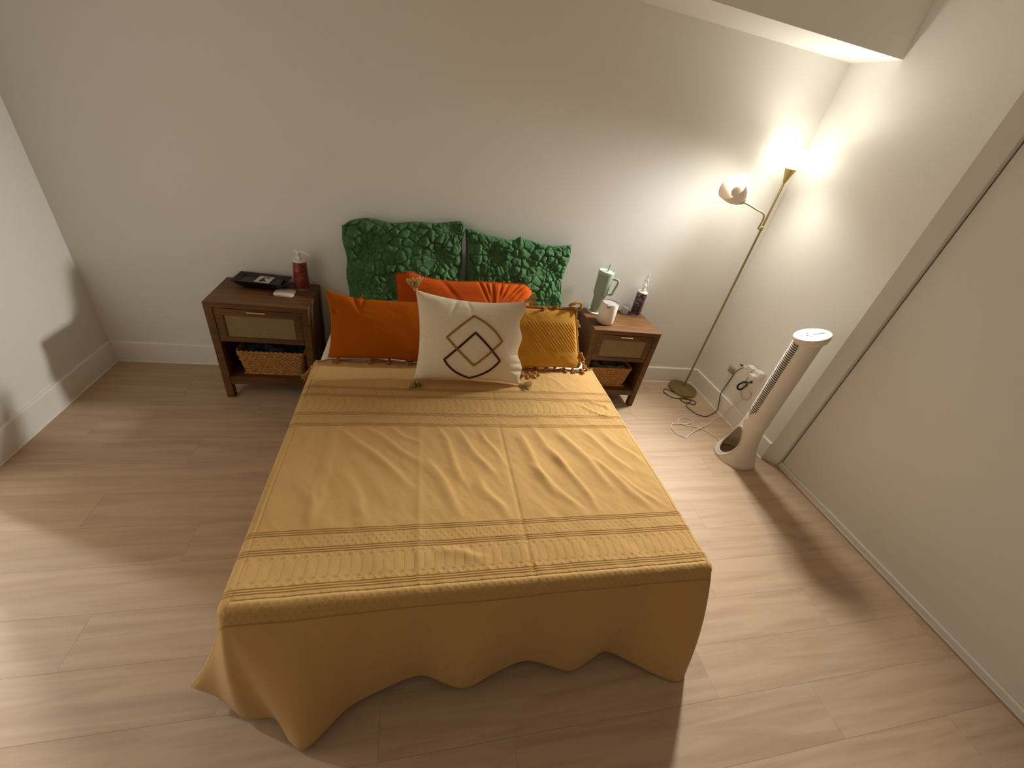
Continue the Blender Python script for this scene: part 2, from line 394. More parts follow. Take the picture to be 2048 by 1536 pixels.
# ================================================================== BED
bed = thing('bed', 'queen bed with a cream fitted sheet under the ochre throw', 'bed', (0.2975, -0.97, 0))
BX0, BX1, BYF, BYB = -0.462, 1.057, -1.925, -0.02
def rbox_mesh(name, x0, x1, y0, y1, z0, z1, r, disp=None, n=70):
    bm = bmesh.new(); add_box(bm, x0, x1, y0, y1, z0, z1, r, 5)
    return bm
def off(o, base):       # put world-built mesh under an empty
    for v in o.data.vertices: v.co -= base
    return o
def part_world(o, root):
    """mesh built in world coordinates, re-based on its root's frame"""
    inv = root.matrix_basis.inverted() if root.parent is None else (root.parent.matrix_basis @ root.matrix_basis).inverted()
    o.data.transform(inv); return o
bm = rbox_mesh('m', BX0, BX1, BYF, BYB, 0.24, 0.488, 0.05)
o = bm_obj('mattress', bm, M_SHEET, bed, auto=60); part_world(o, bed)
# fitted sheet with small tension creases near the corners of the head
ny, nx = 60, 220
Y = np.linspace(-0.80, -0.07, ny)[:, None]*np.ones((1, nx)); X = np.linspace(BX0+0.045, BX1-0.045, nx)[None, :]*np.ones((ny, 1))
Z = 0.4895 + 0.0025*(fbm(X*9, Y*6, 3)+0.4)
for k, yy in enumerate((-0.60, -0.63, -0.66, -0.57)):
    Z += 0.0035*np.exp(-((Y-yy-0.04*np.sin((X-1.0)*8))/0.006)**2)*np.clip((X-0.86)/0.1, 0, 1)
Z[0, :] = Z[-1, :] = Z[:, 0] = Z[:, -1] = 0.487
o = link('fitted_sheet', grid_mesh('fitted_sheet', np.stack([X, Y, Z], -1)), M_SHEET, bed, True); part_world(o, bed)
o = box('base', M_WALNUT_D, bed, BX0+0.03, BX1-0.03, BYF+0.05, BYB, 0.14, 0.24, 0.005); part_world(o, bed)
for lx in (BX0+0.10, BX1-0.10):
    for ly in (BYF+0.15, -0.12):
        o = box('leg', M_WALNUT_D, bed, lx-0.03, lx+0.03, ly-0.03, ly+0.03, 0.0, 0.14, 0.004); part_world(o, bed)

# ------------------------------------------------------------------ ochre woven throw
def throw_material():
    m = bpy.data.materials.new('ochre_woven_throw'); m.use_nodes = True; nt = m.node_tree; b = nt.nodes['Principled BSDF']
    b.inputs['Roughness'].default_value = 0.9; b.inputs['Specular IOR Level'].default_value = 0.12; b.inputs['Sheen Weight'].default_value = 0.15
    uv = nt.nodes.new('ShaderNodeUVMap'); uv.uv_map = 'UVMap'
    sp = nt.nodes.new('ShaderNodeSeparateXYZ'); nt.links.new(uv.outputs[0], sp.inputs[0]); U, V = sp.outputs[0], sp.outputs[1]
    def mth(op, a, b_=None, c=None, clamp=False):
        n = nt.nodes.new('ShaderNodeMath'); n.operation = op; n.use_clamp = clamp
        for i, x in enumerate((a, b_, c)):
            if x is None: continue
            if isinstance(x, (int, float)): n.inputs[i].default_value = x
            else: nt.links.new(x, n.inputs[i])
        return n.outputs[0]
    lines = [0.928, 0.990, 1.122, 1.196, 1.716, 1.779, 1.896]
    tot = None; wide = None
    for vc in lines:
        d = mth('SUBTRACT', V, vc)
        w = mth('LESS_THAN', mth('ABSOLUTE', d), 0.0105)
        cs = mth('MULTIPLY_ADD', mth('COSINE', mth('MULTIPLY', d, 2*PI/0.0078)), 0.5, 0.5)
        l = mth('MULTIPLY', w, cs)
        tot = l if tot is None else mth('ADD', tot, l)
        wide = w if wide is None else mth('ADD', wide, w)
    d = mth('ABSOLUTE', mth('SUBTRACT', V, 1.985)); l = mth('LESS_THAN', d, 0.003)
    tot = mth('ADD', tot, mth('MULTIPLY', l, 0.6))
    def zone(a, b_): return mth('MULTIPLY', mth('GREATER_THAN', V, a), mth('LESS_THAN', V, b_))
    small = mth('ADD', mth('ADD', zone(0.94, 0.98), zone(1.132, 1.186)), mth('ADD', zone(1.727, 1.769), zone(1.908, 1.982)))
    # big cable pattern: two zones centred on 1.056 and 1.8375
    big = mth('ADD', zone(1.0, 1.112), zone(1.789, 1.886))
    c1 = mth('DIVIDE', mth('SUBTRACT', V, 1.056), 0.056); c2 = mth('DIVIDE', mth('SUBTRACT', V, 1.8375), 0.0485)
    sel = mth('GREATER_THAN', V, 1.4)
    t = mth('ADD', mth('MULTIPLY', c2, sel), mth('MULTIPLY', c1, mth('SUBTRACT', 1.0, sel)))
    at = mth('ABSOLUTE', t)
    inner = mth('LESS_THAN', at, 0.55)
    ph = mth('MULTIPLY', U, 2*PI/0.031)
    oval = mth('POWER', mth('ABSOLUTE', mth('SINE', mth('MULTIPLY', ph, 0.5))), 0.35)
    zz1 = mth('MULTIPLY_ADD', mth('SINE', mth('MULTIPLY_ADD', at, 9.0, ph)), 0.5, 0.5)
    zz2 = mth('MULTIPLY_ADD', mth('SINE', mth('MULTIPLY_ADD', at, -9.0, ph)), 0.5, 0.5)
    zz = mth('MAXIMUM', zz1, zz2)
    bigp = mth('ADD', mth('MULTIPLY', inner, oval), mth('MULTIPLY', mth('SUBTRACT', 1.0, inner), zz))
    p2 = mth('MULTIPLY', U, 2*PI/0.024); q2 = mth('MULTIPLY', V, 2*PI/0.03)
    sm = mth('MAXIMUM', mth('SINE', mth('ADD', p2, q2)), mth('SINE', mth('SUBTRACT', p2, q2)))
    hgt = mth('ADD', mth('MULTIPLY', big, bigp), mth('MULTIPLY', small, mth('MULTIPLY_ADD', sm, 0.28, 0.5)))
    # weave grain
    n = nt.nodes.new('ShaderNodeTexNoise'); n.inputs['Scale'].default_value = 420; nt.links.new(uv.outputs[0], n.inputs['Vector'])
    n2 = nt.nodes.new('ShaderNodeTexNoise'); n2.inputs['Scale'].default_value = 26; n2.inputs['Detail'].default_value = 4; nt.links.new(uv.outputs[0], n2.inputs['Vector'])
    H = mth('ADD', mth('MULTIPLY', hgt, 1.0), mth('MULTIPLY', n.outputs['Fac'], 0.45))
    H = mth('SUBTRACT', H, mth('MULTIPLY', tot, 1.0))
    H = mth('MULTIPLY_ADD', n2.outputs['Fac'], 0.6, H)
    bp = nt.nodes.new('ShaderNodeBump'); bp.inputs['Strength'].default_value = 0.6; bp.inputs['Distance'].default_value = 0.0024
    nt.links.new(H, bp.inputs['Height']); nt.links.new(bp.outputs[0], b.inputs['Normal'])
    mix = nt.nodes.new('ShaderNodeMix'); mix.data_type = 'RGBA'
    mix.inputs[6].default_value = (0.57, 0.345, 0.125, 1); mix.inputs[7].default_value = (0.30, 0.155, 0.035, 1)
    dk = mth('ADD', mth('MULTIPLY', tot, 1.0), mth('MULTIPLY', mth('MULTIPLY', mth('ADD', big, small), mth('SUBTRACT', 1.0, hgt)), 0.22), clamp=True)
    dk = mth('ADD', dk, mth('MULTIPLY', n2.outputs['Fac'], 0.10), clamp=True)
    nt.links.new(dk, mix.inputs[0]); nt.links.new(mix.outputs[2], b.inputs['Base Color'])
    return m
M_THROW = throw_material()

TX0, TX1, TYF, TZ, RR = -0.480, 1.076, -1.952, 0.505, 0.034
thr = thing('throw_blanket', 'ochre woven throw with raised patterned bands draped over the bed', 'blanket', (0.2975, -1.3, 0.5))
bx0, bx1, byf = TX0+RR, TX1-RR, TYF+RR
NX, NY = 230, 220
def back_edge(x): return -0.690 - 0.014*np.sin((x-0.3)*5.2) + 0.006*np.sin(x*31)
xs = np.linspace(bx0, bx1, NX); ts = np.linspace(0, 1, NY)
X = np.ones((NY, 1))*xs[None, :]
Yt = back_edge(xs)[None, :]*(1-ts[:, None]) + byf*ts[:, None]
def throw_height(X, Y):
    Z = 0.005*fbm(X*3.0, Y*3.0, 5) + 0.0028*fbm(X*16+Y*9, Y*7-X*3, 9) + 0.0010*fbm(X*45+Y*20, Y*22, 14)
    between = np.clip((-1.205-Y)/0.03, 0, 1)*np.clip((Y+1.70)/0.03, 0, 1)
    rs = np.random.RandomState(5)
    ridges = [(-0.27, -1.22, 0.03, -1.55, 0.018, 0.006), (-0.17, -1.22, 0.05, -1.42, 0.016, 0.005), (-0.08, -1.21, 0.05, -1.32, 0.012, 0.004),
              (-0.36, -1.21, -0.40, -1.36, 0.022, 0.005), (0.13, -1.21, 0.22, -1.55, 0.018, 0.006), (0.20, -1.21, 0.34, -1.50, 0.016, 0.006),
              (0.31, -1.22, 0.39, -1.45, 0.014, 0.005), (0.08, -1.4, 0.20, -1.69, 0.02, 0.006), (0.48, -1.22, 0.56, -1.60, 0.020, 0.007),
              (0.56, -1.21, 0.66, -1.50, 0.018, 0.006), (0.50, -1.45, 0.66, -1.69, 0.017, 0.006), (0.68, -1.21, 0.82, -1.58, 0.020, 0.007),
              (0.62, -1.35, 0.72, -1.69, 0.016, 0.006), (0.80, -1.22, 0.95, -1.50, 0.018, 0.006), (0.78, -1.40, 0.95, -1.69, 0.018, 0.006),
              (0.90, -1.24, 1.03, -1.45, 0.016, 0.005), (0.86, -1.5, 1.01, -1.69, 0.015, 0.004), (-0.22, -1.45, -0.12, -1.69, 0.02, 0.003),
              (-0.32, -1.5, -0.30, -1.69, 0.02, 0.004), (0.26, -1.5, 0.36, -1.69, 0.02, 0.006), (0.74, -0.76, 0.86, -0.91, 0.014, 0.003), (0.6, -0.75, 0.62, -0.9, 0.012, 0.003),
              (0.92, -0.98, 1.03, -1.06, 0.010, 0.006), (0.84, -1.02, 1.02, -1.14, 0.010, 0.005), (0.10, -1.80, 0.26, -1.84, 0.016, 0.005)]
    for (xa, ya, xb, yb, w, h) in ridges:
        dx, dy = xb-xa, yb-ya; L = math.hypot(dx, dy); t = ((X-xa)*dx+(Y-ya)*dy)/(L*L)
        tc = np.clip(t, 0, 1); wob = 0.006*np.sin(tc*7+xa*20)
        px = (X-xa)*(-dy/L)+(Y-ya)*(dx/L) + wob
        fade = np.clip((t+0.06)/0.22, 0, 1)*np.clip((1.06-t)/0.3, 0, 1)
        s = np.where(px > 0, 0.65, 1.35)
        Z = Z + h*1.15*np.exp(-(px/(w*s))**2)*fade
    # pressed fold lines along the bed
    Z -= 0.0045*np.exp(-np.abs(X-(0.405+0.015*np.clip(Y+1.3, 0, 1)))/0.0035)*(Y < -0.9)
    Z += 0.0040*np.exp(-np.abs(X-0.045)/0.012)*np.clip((-1.15-Y)/0.05, 0, 1)
    Z += np.where((X > -0.325) & (X < -0.27), 0.0035*np.sin((X+0.325)/0.055*PI), 0)*between
    Z -= 0.003*np.exp(-np.abs(X-0.73-0.1*(Y+0.8))/0.003)*(Y > -0.93)
    return Z
Zt = TZ + throw_height(X, Yt)
Zt -= 0.006*np.exp(-((Yt-back_edge(X))/0.012)**2)
# hem rail (x, y, z) around the bed and the matching top-edge rail
corner_n = 14
E = []; H = []
left_idx = np.linspace(0, NY-1, 56).astype(int)
hem_ctrl = [(-0.478, -1.95+0.0)]
def hem_left(y):      # left side hem
    return (-0.55-0.028*math.sin(y*9.0), y, 0.07+0.03*math.sin(y*7+1))
front_ctrl = catmull([(-0.60, -1.80, 0.12), (-0.665, -1.930, 0.100), (-0.590, -1.955, 0.085), (-0.515, -1.985, 0.060), (-0.462, -2.045, 0.035), (-0.405, -2.025, 0.018), (-0.362, -2.045, 0.020),
                      (-0.322, -2.100, 0.020), (-0.272, -2.130, 0.026), (-0.212, -2.092, 0.044), (-0.154, -2.045, 0.047), (-0.04, -2.008, 0.050), (0.067, -1.987, 0.052), (0.150, -2.020, 0.045),
                      (0.225, -2.040, 0.038), (0.330, -2.010, 0.048), (0.444, -1.988, 0.055), (0.540, -2.012, 0.040), (0.613, -2.034, 0.030), (0.700, -2.010, 0.033), (0.772, -1.988, 0.036),
                      (0.860, -2.030, 0.028), (0.960, -2.085, 0.012), (1.045, -2.118, 0.006), (1.100, -2.070, 0.015), (1.128, -1.980, 0.04), (1.125, -1.88, 0.06)], 12)
front_ctrl = front_ctrl[12:-12]
# rails
n_side = 56
def rail_top():
    R = []
    for y in np.linspace(0, 1, n_side, endpoint=False):
        yy = float(back_edge(np.array(bx0)))*(1-y)+byf*y; R.append((bx0, yy, -1.0, 0.0))
    for k in range(corner_n):
        a = PI/2*k/(corner_n-1); R.append((bx0, byf, -math.cos(a), -math.sin(a)))
    nf = 150
    for k in range(1, nf):
        R.append((bx0+(bx1-bx0)*k/nf, byf, 0.0, -1.0))
    for k in range(corner_n):
        a = PI/2*k/(corner_n-1); R.append((bx1, byf, math.sin(a), -math.cos(a)))
    for y in np.linspace(1, 0, n_side+1)[1:]:
        yy = float(back_edge(np.array(bx1)))*(1-y)+byf*y; R.append((bx1, yy, 1.0, 0.0))
    return R
RT = rail_top(); NP = len(RT)
hem = []
i0 = n_side; i1 = NP-n_side
nfr = i1-i0
# arc-length resample of the front hem, matched by a blend of x position
fc = np.array([tuple(p) for p in front_ctrl])
for i, (ex, ey, ax, ay) in enumerate(RT):
    if i < i0:
        f = i/(i0-1); y0 = ey
        hx = -0.535-0.016*math.sin(y0*17.0)-0.05*max(0, (f-0.80)/0.20)**2
        hem.append((hx-0.0, y0-0.03*max(0, (f-0.9)/0.1), 0.065+0.012*math.sin(y0*9)))
    elif i >= i1:
        f = (i-i1)/(NP-1-i1); hem.append((1.122+0.01*math.sin(ey*19), ey, 0.06+0.012*math.sin(ey*9)))
    else:
        hem.append(None)
# parameter along the front hem: corners take a share of the rail
k_l, k_r = 0.22, 0.87        # share of hem curve used by the two corner fans
for i in range(i0, i1):
    j = i-i0
    if j < corner_n: s = k_l*j/(corner_n-1)
    elif j >= nfr-corner_n: s = k_r+(1-k_r)*(j-(nfr-corner_n))/(corner_n-1)
    else: s = k_l+(k_r-k_l)*(j-corner_n+1)/(nfr-2*corner_n+1)
    q = s*(len(fc)-1); a = int(q); a = min(a, len(fc)-2); t = q-a
    hem[i] = tuple(fc[a]*(1-t)+fc[a+1]*t)
hem = np.array(hem)
# smooth joint between side and front
hs = hem.copy()
for it in range(3):
    hs[1:-1] = (hs[:-2]+hs[1:-1]*2+hs[2:])/4
hem = hs
KR, KD = 6, 34
rows = []; uvs = []
topz = TZ + throw_height(np.array([[r[0] for r in RT]]), np.array([[r[1] for r in RT]]))[0]
for k in range(0, KR+1):
    a = PI/2*k/KR*0.97
    row = []; uvr = []
    for i, (ex, ey, ax, ay) in enumerate(RT):
        row.append((ex+ax*RR*math.sin(a), ey+ay*RR*math.sin(a), topz[i]-RR*(1-math.cos(a))))
        uvr.append((ex+ax*RR*a, -ey-ay*RR*a))
    rows.append(row); uvs.append(uvr)
last = np.array(rows[-1]); luv = np.array(uvs[-1])
dirs = np.array([(r[2], r[3]) for r in RT])
pp = np.arange(NP)
for k in range(1, KD+1):
    t = k/KD
    ww = np.where((pp > n_side-14) & (pp < n_side+5), 1.9, 0.9); ww = np.convolve(np.pad(ww, 3, mode='edge'), np.ones(7)/7, 'valid'); w = (t**ww)[:, None]
    P = last.copy()
    P[:, :2] = last[:, :2]*(1-w)+hem[:, :2]*w
    P[:, 2] = last[:, 2]*(1-t)+hem[:, 2]*t
    bul = 0.010*math.sin(PI*t)
    P[:, :2] += dirs*(bul + 0.006*np.sin(pp*0.09+1.5)*math.sin(PI*t))[:, None]
    L = np.linalg.norm(last-hem, axis=1)
    rows.append([tuple(p) for p in P]); uvs.append([tuple(x) for x in (luv+dirs*np.array([1.0, -1.0])*(L*t)[:, None])])
# assemble one mesh: top grid + skirt
verts = np.stack([X, Yt, Zt], -1).reshape(-1, 3).tolist(); idx = np.arange(NY*NX).reshape(NY, NX)
vuv = np.stack([X, -Yt], -1).reshape(-1, 2).tolist()
quads = np.stack([idx[:-1, :-1], idx[1:, :-1], idx[1:, 1:], idx[:-1, 1:]], -1).reshape(-1, 4).tolist()
base = len(verts)
for r, u in zip(rows, uvs): verts += list(map(tuple, r)); vuv += list(map(tuple, u))
nR = len(rows)
for k in range(nR-1):
    for i in range(NP-1):
        a = base+k*NP+i; quads.append([a, a+NP, a+NP+1, a+1])
me = bpy.data.meshes.new('woven_cloth'); me.from_pydata(verts, [], quads)
l = me.uv_layers.new(name='UVMap'); fa = np.array(vuv)[np.array(quads).reshape(-1)]
l.data.foreach_set('uv', fa.reshape(-1).astype(np.float32))
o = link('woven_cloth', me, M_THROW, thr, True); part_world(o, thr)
md = o.modifiers.new('thickness', 'SOLIDIFY'); md.thickness = 0.003; md.offset = -1

def tassel_bm(bm, p, d, L=0.045, n=14, r=0.0016, spread=0.5, rs=None, knot=0.006):
    rs = rs or random
    p = Vector(p); d = Vector(d).normalized(); s = d.orthogonal().normalized(); t = d.cross(s)
    bmesh.ops.create_icosphere(bm, subdivisions=2, radius=knot, matrix=Matrix.Translation(p))
    for i in range(n):
        a = 2*PI*i/n+rs.uniform(-.3, .3); sp = rs.uniform(0.3, 1.0)*spread; l = L*rs.uniform(0.75, 1.1)
        rad = (s*math.cos(a)+t*math.sin(a))
        pts = [p + d*l*q + rad*(sp*l*q**0.8*(1-0.25*q)) for q in (0, .3, .6, .85, 1)]
        pts[-1] += Vector((rs.uniform(-1, 1), rs.uniform(-1, 1), rs.uniform(-1, 1)))*l*0.10
        add_tube(bm, pts, r, 4)
bm = bmesh.new(); add_tube(bm, [(float(x), float(back_edge(np.array(x)))+0.001, 0.5045+0.003*math.sin(x*60)) for x in np.linspace(bx0-0.02, bx1+0.02, 160)], 0.0045, 7)
o = bm_obj('edge_cord', bm, M_TTAS, thr, smooth=True); part_world(o, thr)
rt = random.Random(3)
for i, x in enumerate([-0.478, -0.36, -0.20, -0.11, -0.02, 0.09, 0.2, 0.31, 0.42, 0.53, 0.64, 0.70, 0.755, 0.81, 0.87, 0.925, 0.975, 1.02]):
    bm = bmesh.new(); y = float(back_edge(np.array(x)))
    if i == 0: tassel_bm(bm, (-0.476, y-0.03, 0.487), (-0.55, -0.40, -0.75), 0.075, 18, 0.002, 0.22, rt, 0.008)
    else: tassel_bm(bm, (x, y-0.006, 0.5125), (rt.uniform(-.7, .7), -1 if rt.random() < .75 else .6, 0.0), 0.034, 26, 0.0030, 0.42, rt, 0.0095)
    o = bm_obj('tassel', bm, M_TTAS, thr, smooth=True); part_world(o, thr)

# ================================================================== PILLOWS
def pillow_surface(TL, TR, BR, BL, thick, pinch=0.07, pw=0.42, disp=None, back=1.0, sag=0.0, warp=None):
    C = [np.array(c, float) for c in (TL, TR, BR, BL)]
    n = np.cross(C[1]-C[3], C[0]-C[2]); n /= np.linalg.norm(n)
    if n[1] > 0: n = -n
    def ev(u, v, side=1):
        u = np.asarray(u, float); v = np.asarray(v, float)
        uu = u*(1-pinch*(1-v*v)*np.abs(u)**1.5); vv = v*(1-pinch*(1-u*u)*np.abs(v)**1.5)
        a = (uu+1)/2; b = (vv+1)/2
        P = (C[0][None]*((1-a)*b)[..., None] + C[1][None]*(a*b)[..., None] + C[2][None]*(a*(1-b))[..., None] + C[3][None]*((1-a)*(1-b))[..., None])
        h = thick*np.clip((1-u**2), 0, 1)**pw*np.clip((1-v**2), 0, 1)**pw*(1-sag*v)
        if side < 0: h = h*back
        d = disp(u, v, side) if disp is not None else 0
        edge = np.clip((1-np.abs(u))*22+0.05, 0, 1)*np.clip((1-np.abs(v))*20+0.05, 0, 1)
        P = P + n[None]*(side*(h+d*edge))[..., None]
        if warp is not None: P = P+warp(u, v)
        return P
    return ev, n
def pillow_mesh(name, ev, m, parent, nu=90, nv=70):
    s = np.sin(np.linspace(-1, 1, nu)*PI/2)*0.35+np.linspace(-1, 1, nu)*0.65; t = np.sin(np.linspace(-1, 1, nv)*PI/2)*0.35+np.linspace(-1, 1, nv)*0.65
    U, V = np.meshgrid(s, t); A = ev(U, V, 1); B = ev(U, V, -1)
    for Q in (A, B): Q[..., 2] = np.maximum(Q[..., 2], np.where(Q[..., 1] < -0.66, 0.5125, 0.4935))
    idx = np.arange(nu*nv).reshape(nv, nu)
    qa = np.stack([idx[:-1, :-1], idx[:-1, 1:], idx[1:, 1:], idx[1:, :-1]], -1).reshape(-1, 4)
    qb = qa[:, ::-1]+nu*nv
    me = bpy.data.meshes.new(name); me.from_pydata(np.concatenate([A.reshape(-1, 3), B.reshape(-1, 3)]).tolist(), [], np.concatenate([qa, qb]).tolist())
    bm = bmesh.new(); bm.from_mesh(me); bmesh.ops.remove_doubles(bm, verts=bm.verts, dist=2e-4)
    bmesh.ops.recalc_face_normals(bm, faces=bm.faces); bm.to_mesh(me); bm.free()
    return link(name, me, m, parent, True)

# --- green flower-quilted shams
def puff_field(seed, flowers):
    rs = np.random.RandomState(seed); pts = []
    for (cx, cy, sc) in flowers:
        pts.append((cx, cy))
        for r, n in ((0.020, 6), (0.042, 11)):
            for i in range(n):
                a = 2*PI*i/n+rs.uniform(-.2, .2)+r*20; pts.append((cx+sc*r*math.cos(a)*rs.uniform(.9, 1.1), cy+sc*r*math.sin(a)*rs.uniform(.9, 1.1)))
        for r, n in ((0.098, 11),):
            for i in range(n):
                a = 2*PI*i/n+rs.uniform(-.12, .12); pts.append((cx+sc*r*math.cos(a), cy+sc*r*math.sin(a)))
    base = len(pts)
    for _ in range(4000):
        p = (rs.uniform(-.36, .36), rs.uniform(-.30, .30))
        md = 0.046 if rs.rand() < .5 else 0.062
        if all((p[0]-q[0])**2+(p[1]-q[1])**2 > md**2 for q in pts[base:]) and all((p[0]-c[0])**2+(p[1]-c[1])**2 > (0.125*c[2])**2 for c in flowers): pts.append(p)
    return np.array(pts)
def sham_disp(seed, flowers, w, h):
    pts = puff_field(seed, flowers)
    def d(u, v, side):
        x = u*w/2; y = v*h/2
        if side < 0: return 0*x
        jx = x+0.022*fbm(x*16, y*16, 2); jy = y+0.022*fbm(x*16, y*16, 5)
        D = np.sqrt((jx[..., None]-pts[:, 0])**2+(jy[..., None]-pts[:, 1])**2)
        D.partition(1, axis=-1); d1 = D[..., 0]; d2 = D[..., 1]
        q = np.clip(1-(d1/(d2+1e-6))**2.0, 0, 1)
        puff = q**0.62*np.clip((d1+d2)*0.30, 0.004, 0.020)*(0.9+0.9*fbm(x*14, y*14, 40)) + 0.0022*fbm(x*70+y*30, y*60, 44)
        rad = 0*x
        for (cx, cy, sc) in flowers:
            r = np.hypot(x-cx, y-cy)/sc; a = np.arctan2(y-cy, x-cx)
            rad += 0.003*np.abs(np.sin(a*13+r*20))*np.exp(-((r-0.085)/0.045)**2) - 0.012*np.exp(-(r/0.05)**2)
        return puff + rad + 0.010*fbm(x*6, y*6, seed)
    return d
def green_sham(TL, TR, BR, BL, seed, flowers, label, warp=None):
    c = (np.array(BL)+np.array(BR))/2
    t = thing('pillow_sham', label, 'pillow', tuple(c))
    ev, n = pillow_surface(TL, TR, BR, BL, 0.068, 0.035, 0.36, sham_disp(seed, flowers, 0.68, 0.56), 0.95, sag=0.12, warp=warp)
    o = pillow_mesh('quilted_cover', ev, M_GREEN, t, 300, 250); part_world(o, t)
    # thin flange round the edge
    return t
def warpL(u, v):
    z = 0.014*np.exp(-((u+0.6)/0.25)**2)*np.clip(v, 0, 1)**4 + 0.004*np.sin(u*9)*np.clip(v, 0, 1)**6 - 0.030*np.exp(-((u+1.0)/0.10)**2)*np.clip(v, 0, 1)**4 - 0.025*np.exp(-((u-1)/0.06)**2)*np.clip(v, 0, 1)**5
    return np.stack([0*u+0.006*np.sin(v*8)*np.abs(u)**6, 0*u, z], -1)
def warpR(u, v):
    z = -0.018*np.exp(-((u+0.30)/0.3)**2)*np.clip(v, 0, 1)**4 + 0.018*np.exp(-((u-0.0)/0.06)**2)*np.clip(v, 0, 1)**5 - 0.02*np.exp(-((u-0.6)/0.22)**2)*np.clip(v, 0, 1)**4 + 0.003*np.sin(u*13)*np.clip(v, 0, 1)**6
    return np.stack([-0.012*np.sin((v+0.2)*5)*np.clip(u, 0, 1)**6, 0*u, z], -1)
green_sham((-0.412, -0.050, 1.035), (0.292, -0.042, 1.112), (0.300, -0.185, 0.56), (-0.372, -0.19, 0.545), 3,
           [(-0.19, 0.12, 1.25), (0.19, 0.07, 1.35), (-0.06, -0.10, 1.2), (0.26, 0.24, 0.8), (-0.27, -0.17, 1.0)],
           'green flower-quilted sham on the left, leaning on the wall behind the burnt orange pillow', warpL)
green_sham((0.292, -0.048, 1.072), (0.980, -0.045, 1.052), (0.968, -0.185, 0.545), (0.318, -0.185, 0.55), 8,
           [(-0.17, 0.15, 1.1), (0.20, 0.10, 1.3), (-0.02, -0.03, 1.0), (0.24, -0.15, 1.1), (-0.25, -0.12, 1.1)],
           'green flower-quilted sham on the right, leaning on the wall behind the mustard pillow', warpR)

# --- rust lumbar pillow with pompom trim
def d_rust(u, v, s):
    d = 0.006*fbm(u*3, v*2, 4)
    for k, (uc, sl, w, h) in enumerate([(0.18, .20, .022, .010), (0.27, .15, .02, .008), (0.36, .06, .025, .009), (0.5, -.04, .02, .007), (0.60, -.15, .02, .007), (0.75, -.3, .028, .010), (0.84, -.35, .022, .010), (0.92, -.3, .02, .008), (-0.35, .3, .05, .006)]):
        d = d - h*np.exp(-((u-uc+sl*(v-0.9))/w)**2)*np.clip((v+0.15)/0.8, 0, 1)
    return d
t = thing('lumbar_pillow', 'long rust orange pillow with tiny pompom trim behind the cream pillow', 'pillow', (0.30, -0.40, 0.55))
def warp_rust(u, v):
    z = 0.022*np.exp(-((u+0.8)/0.14)**2)*np.clip(v, 0, 1)**3 - 0.012*np.exp(-((u+0.25)/0.3)**2)*np.clip(v, 0, 1)**3 - 0.045*np.clip((u-0.82)/0.18, 0, 1)**2*np.clip(v, 0, 1)
    return np.stack([0*u, 0*u, z], -1)
ev, nn = pillow_surface((-0.100, -0.255, 0.822), (0.722, -0.250, 0.835), (0.690, -0.400, 0.560), (-0.085, -0.405, 0.56), 0.060, 0.03, 0.34, d_rust, warp=warp_rust)
o = pillow_mesh('cover', ev, M_RUST, t, 160, 70); part_world(o, t)
bm = bmesh.new()
pl_ = [(u, 1.0) for u in np.linspace(-0.97, 0.99, 74)] + [(1.0, v) for v in np.linspace(0.95, -0.9, 24)] + [(-1.0, v) for v in np.linspace(0.95, -0.9, 24)]
for k, (u, v) in enumerate(pl_):
    p = Vector(ev(np.array(u), np.array(v), 1).reshape(3).tolist())
    bmesh.ops.create_icosphere(bm, subdivisions=1, radius=0.0048, matrix=Matrix.Translation(p+Vector((0, 0, 0.003))))
o = bm_obj('pompom_trim', bm, M_RUST, t, smooth=True); o['kind'] = 'stuff'; part_world(o, t)

# --- burnt orange pillow (left)
def d_amb(u, v, s):
    d = 0.006*fbm(u*2.5, v*2, 12)
    d = d - 0.012*np.exp(-((u+0.52+0.25*(v-0.9))/0.04)**2)*np.clip((v-0.35)/0.5, 0, 1) - 0.010*np.exp(-((u+0.36-0.15*(v-0.9))/0.03)**2)*np.clip((v-0.5)/0.5, 0, 1)
    d = d - 0.012*np.exp(-((u+0.88)/0.05)**2-((v-0.45)/0.08)**2) - 0.008*np.exp(-((u+0.85)/0.06)**2-((v+0.9)/0.08)**2)
    return d
t = thing('throw_pillow', 'plain burnt orange velvet pillow at the left of the row', 'pillow', (-0.13, -0.60, 0.52))
def warp_amb(u, v):
    z = 0.030*np.clip((-u-0.45)/0.55, 0, 1)**1.2*np.clip(v, 0, 1)**2
    return np.stack([0*u, 0*u, z], -1)
ev, nn = pillow_surface((-0.428, -0.505, 0.775), (0.145, -0.505, 0.785), (0.14, -0.712, 0.520), (-0.408, -0.698, 0.520), 0.058, 0.07, 0.38, d_amb, warp=warp_amb)
o = pillow_mesh('cover', ev, M_AMBER, t, 120, 80); part_world(o, t)
ra = random.Random(9)
bm = bmesh.new(); p = Vector(ev(np.array(-0.42), np.array(1.0), 1).reshape(3).tolist()); tassel_bm(bm, p+Vector((0, 0, 0.004)), (0.6, 0.3, 0.6), 0.022, 10, 0.0018, 0.5, ra)
o = bm_obj('tassel', bm, M_RUST, t, smooth=True); part_world(o, t)

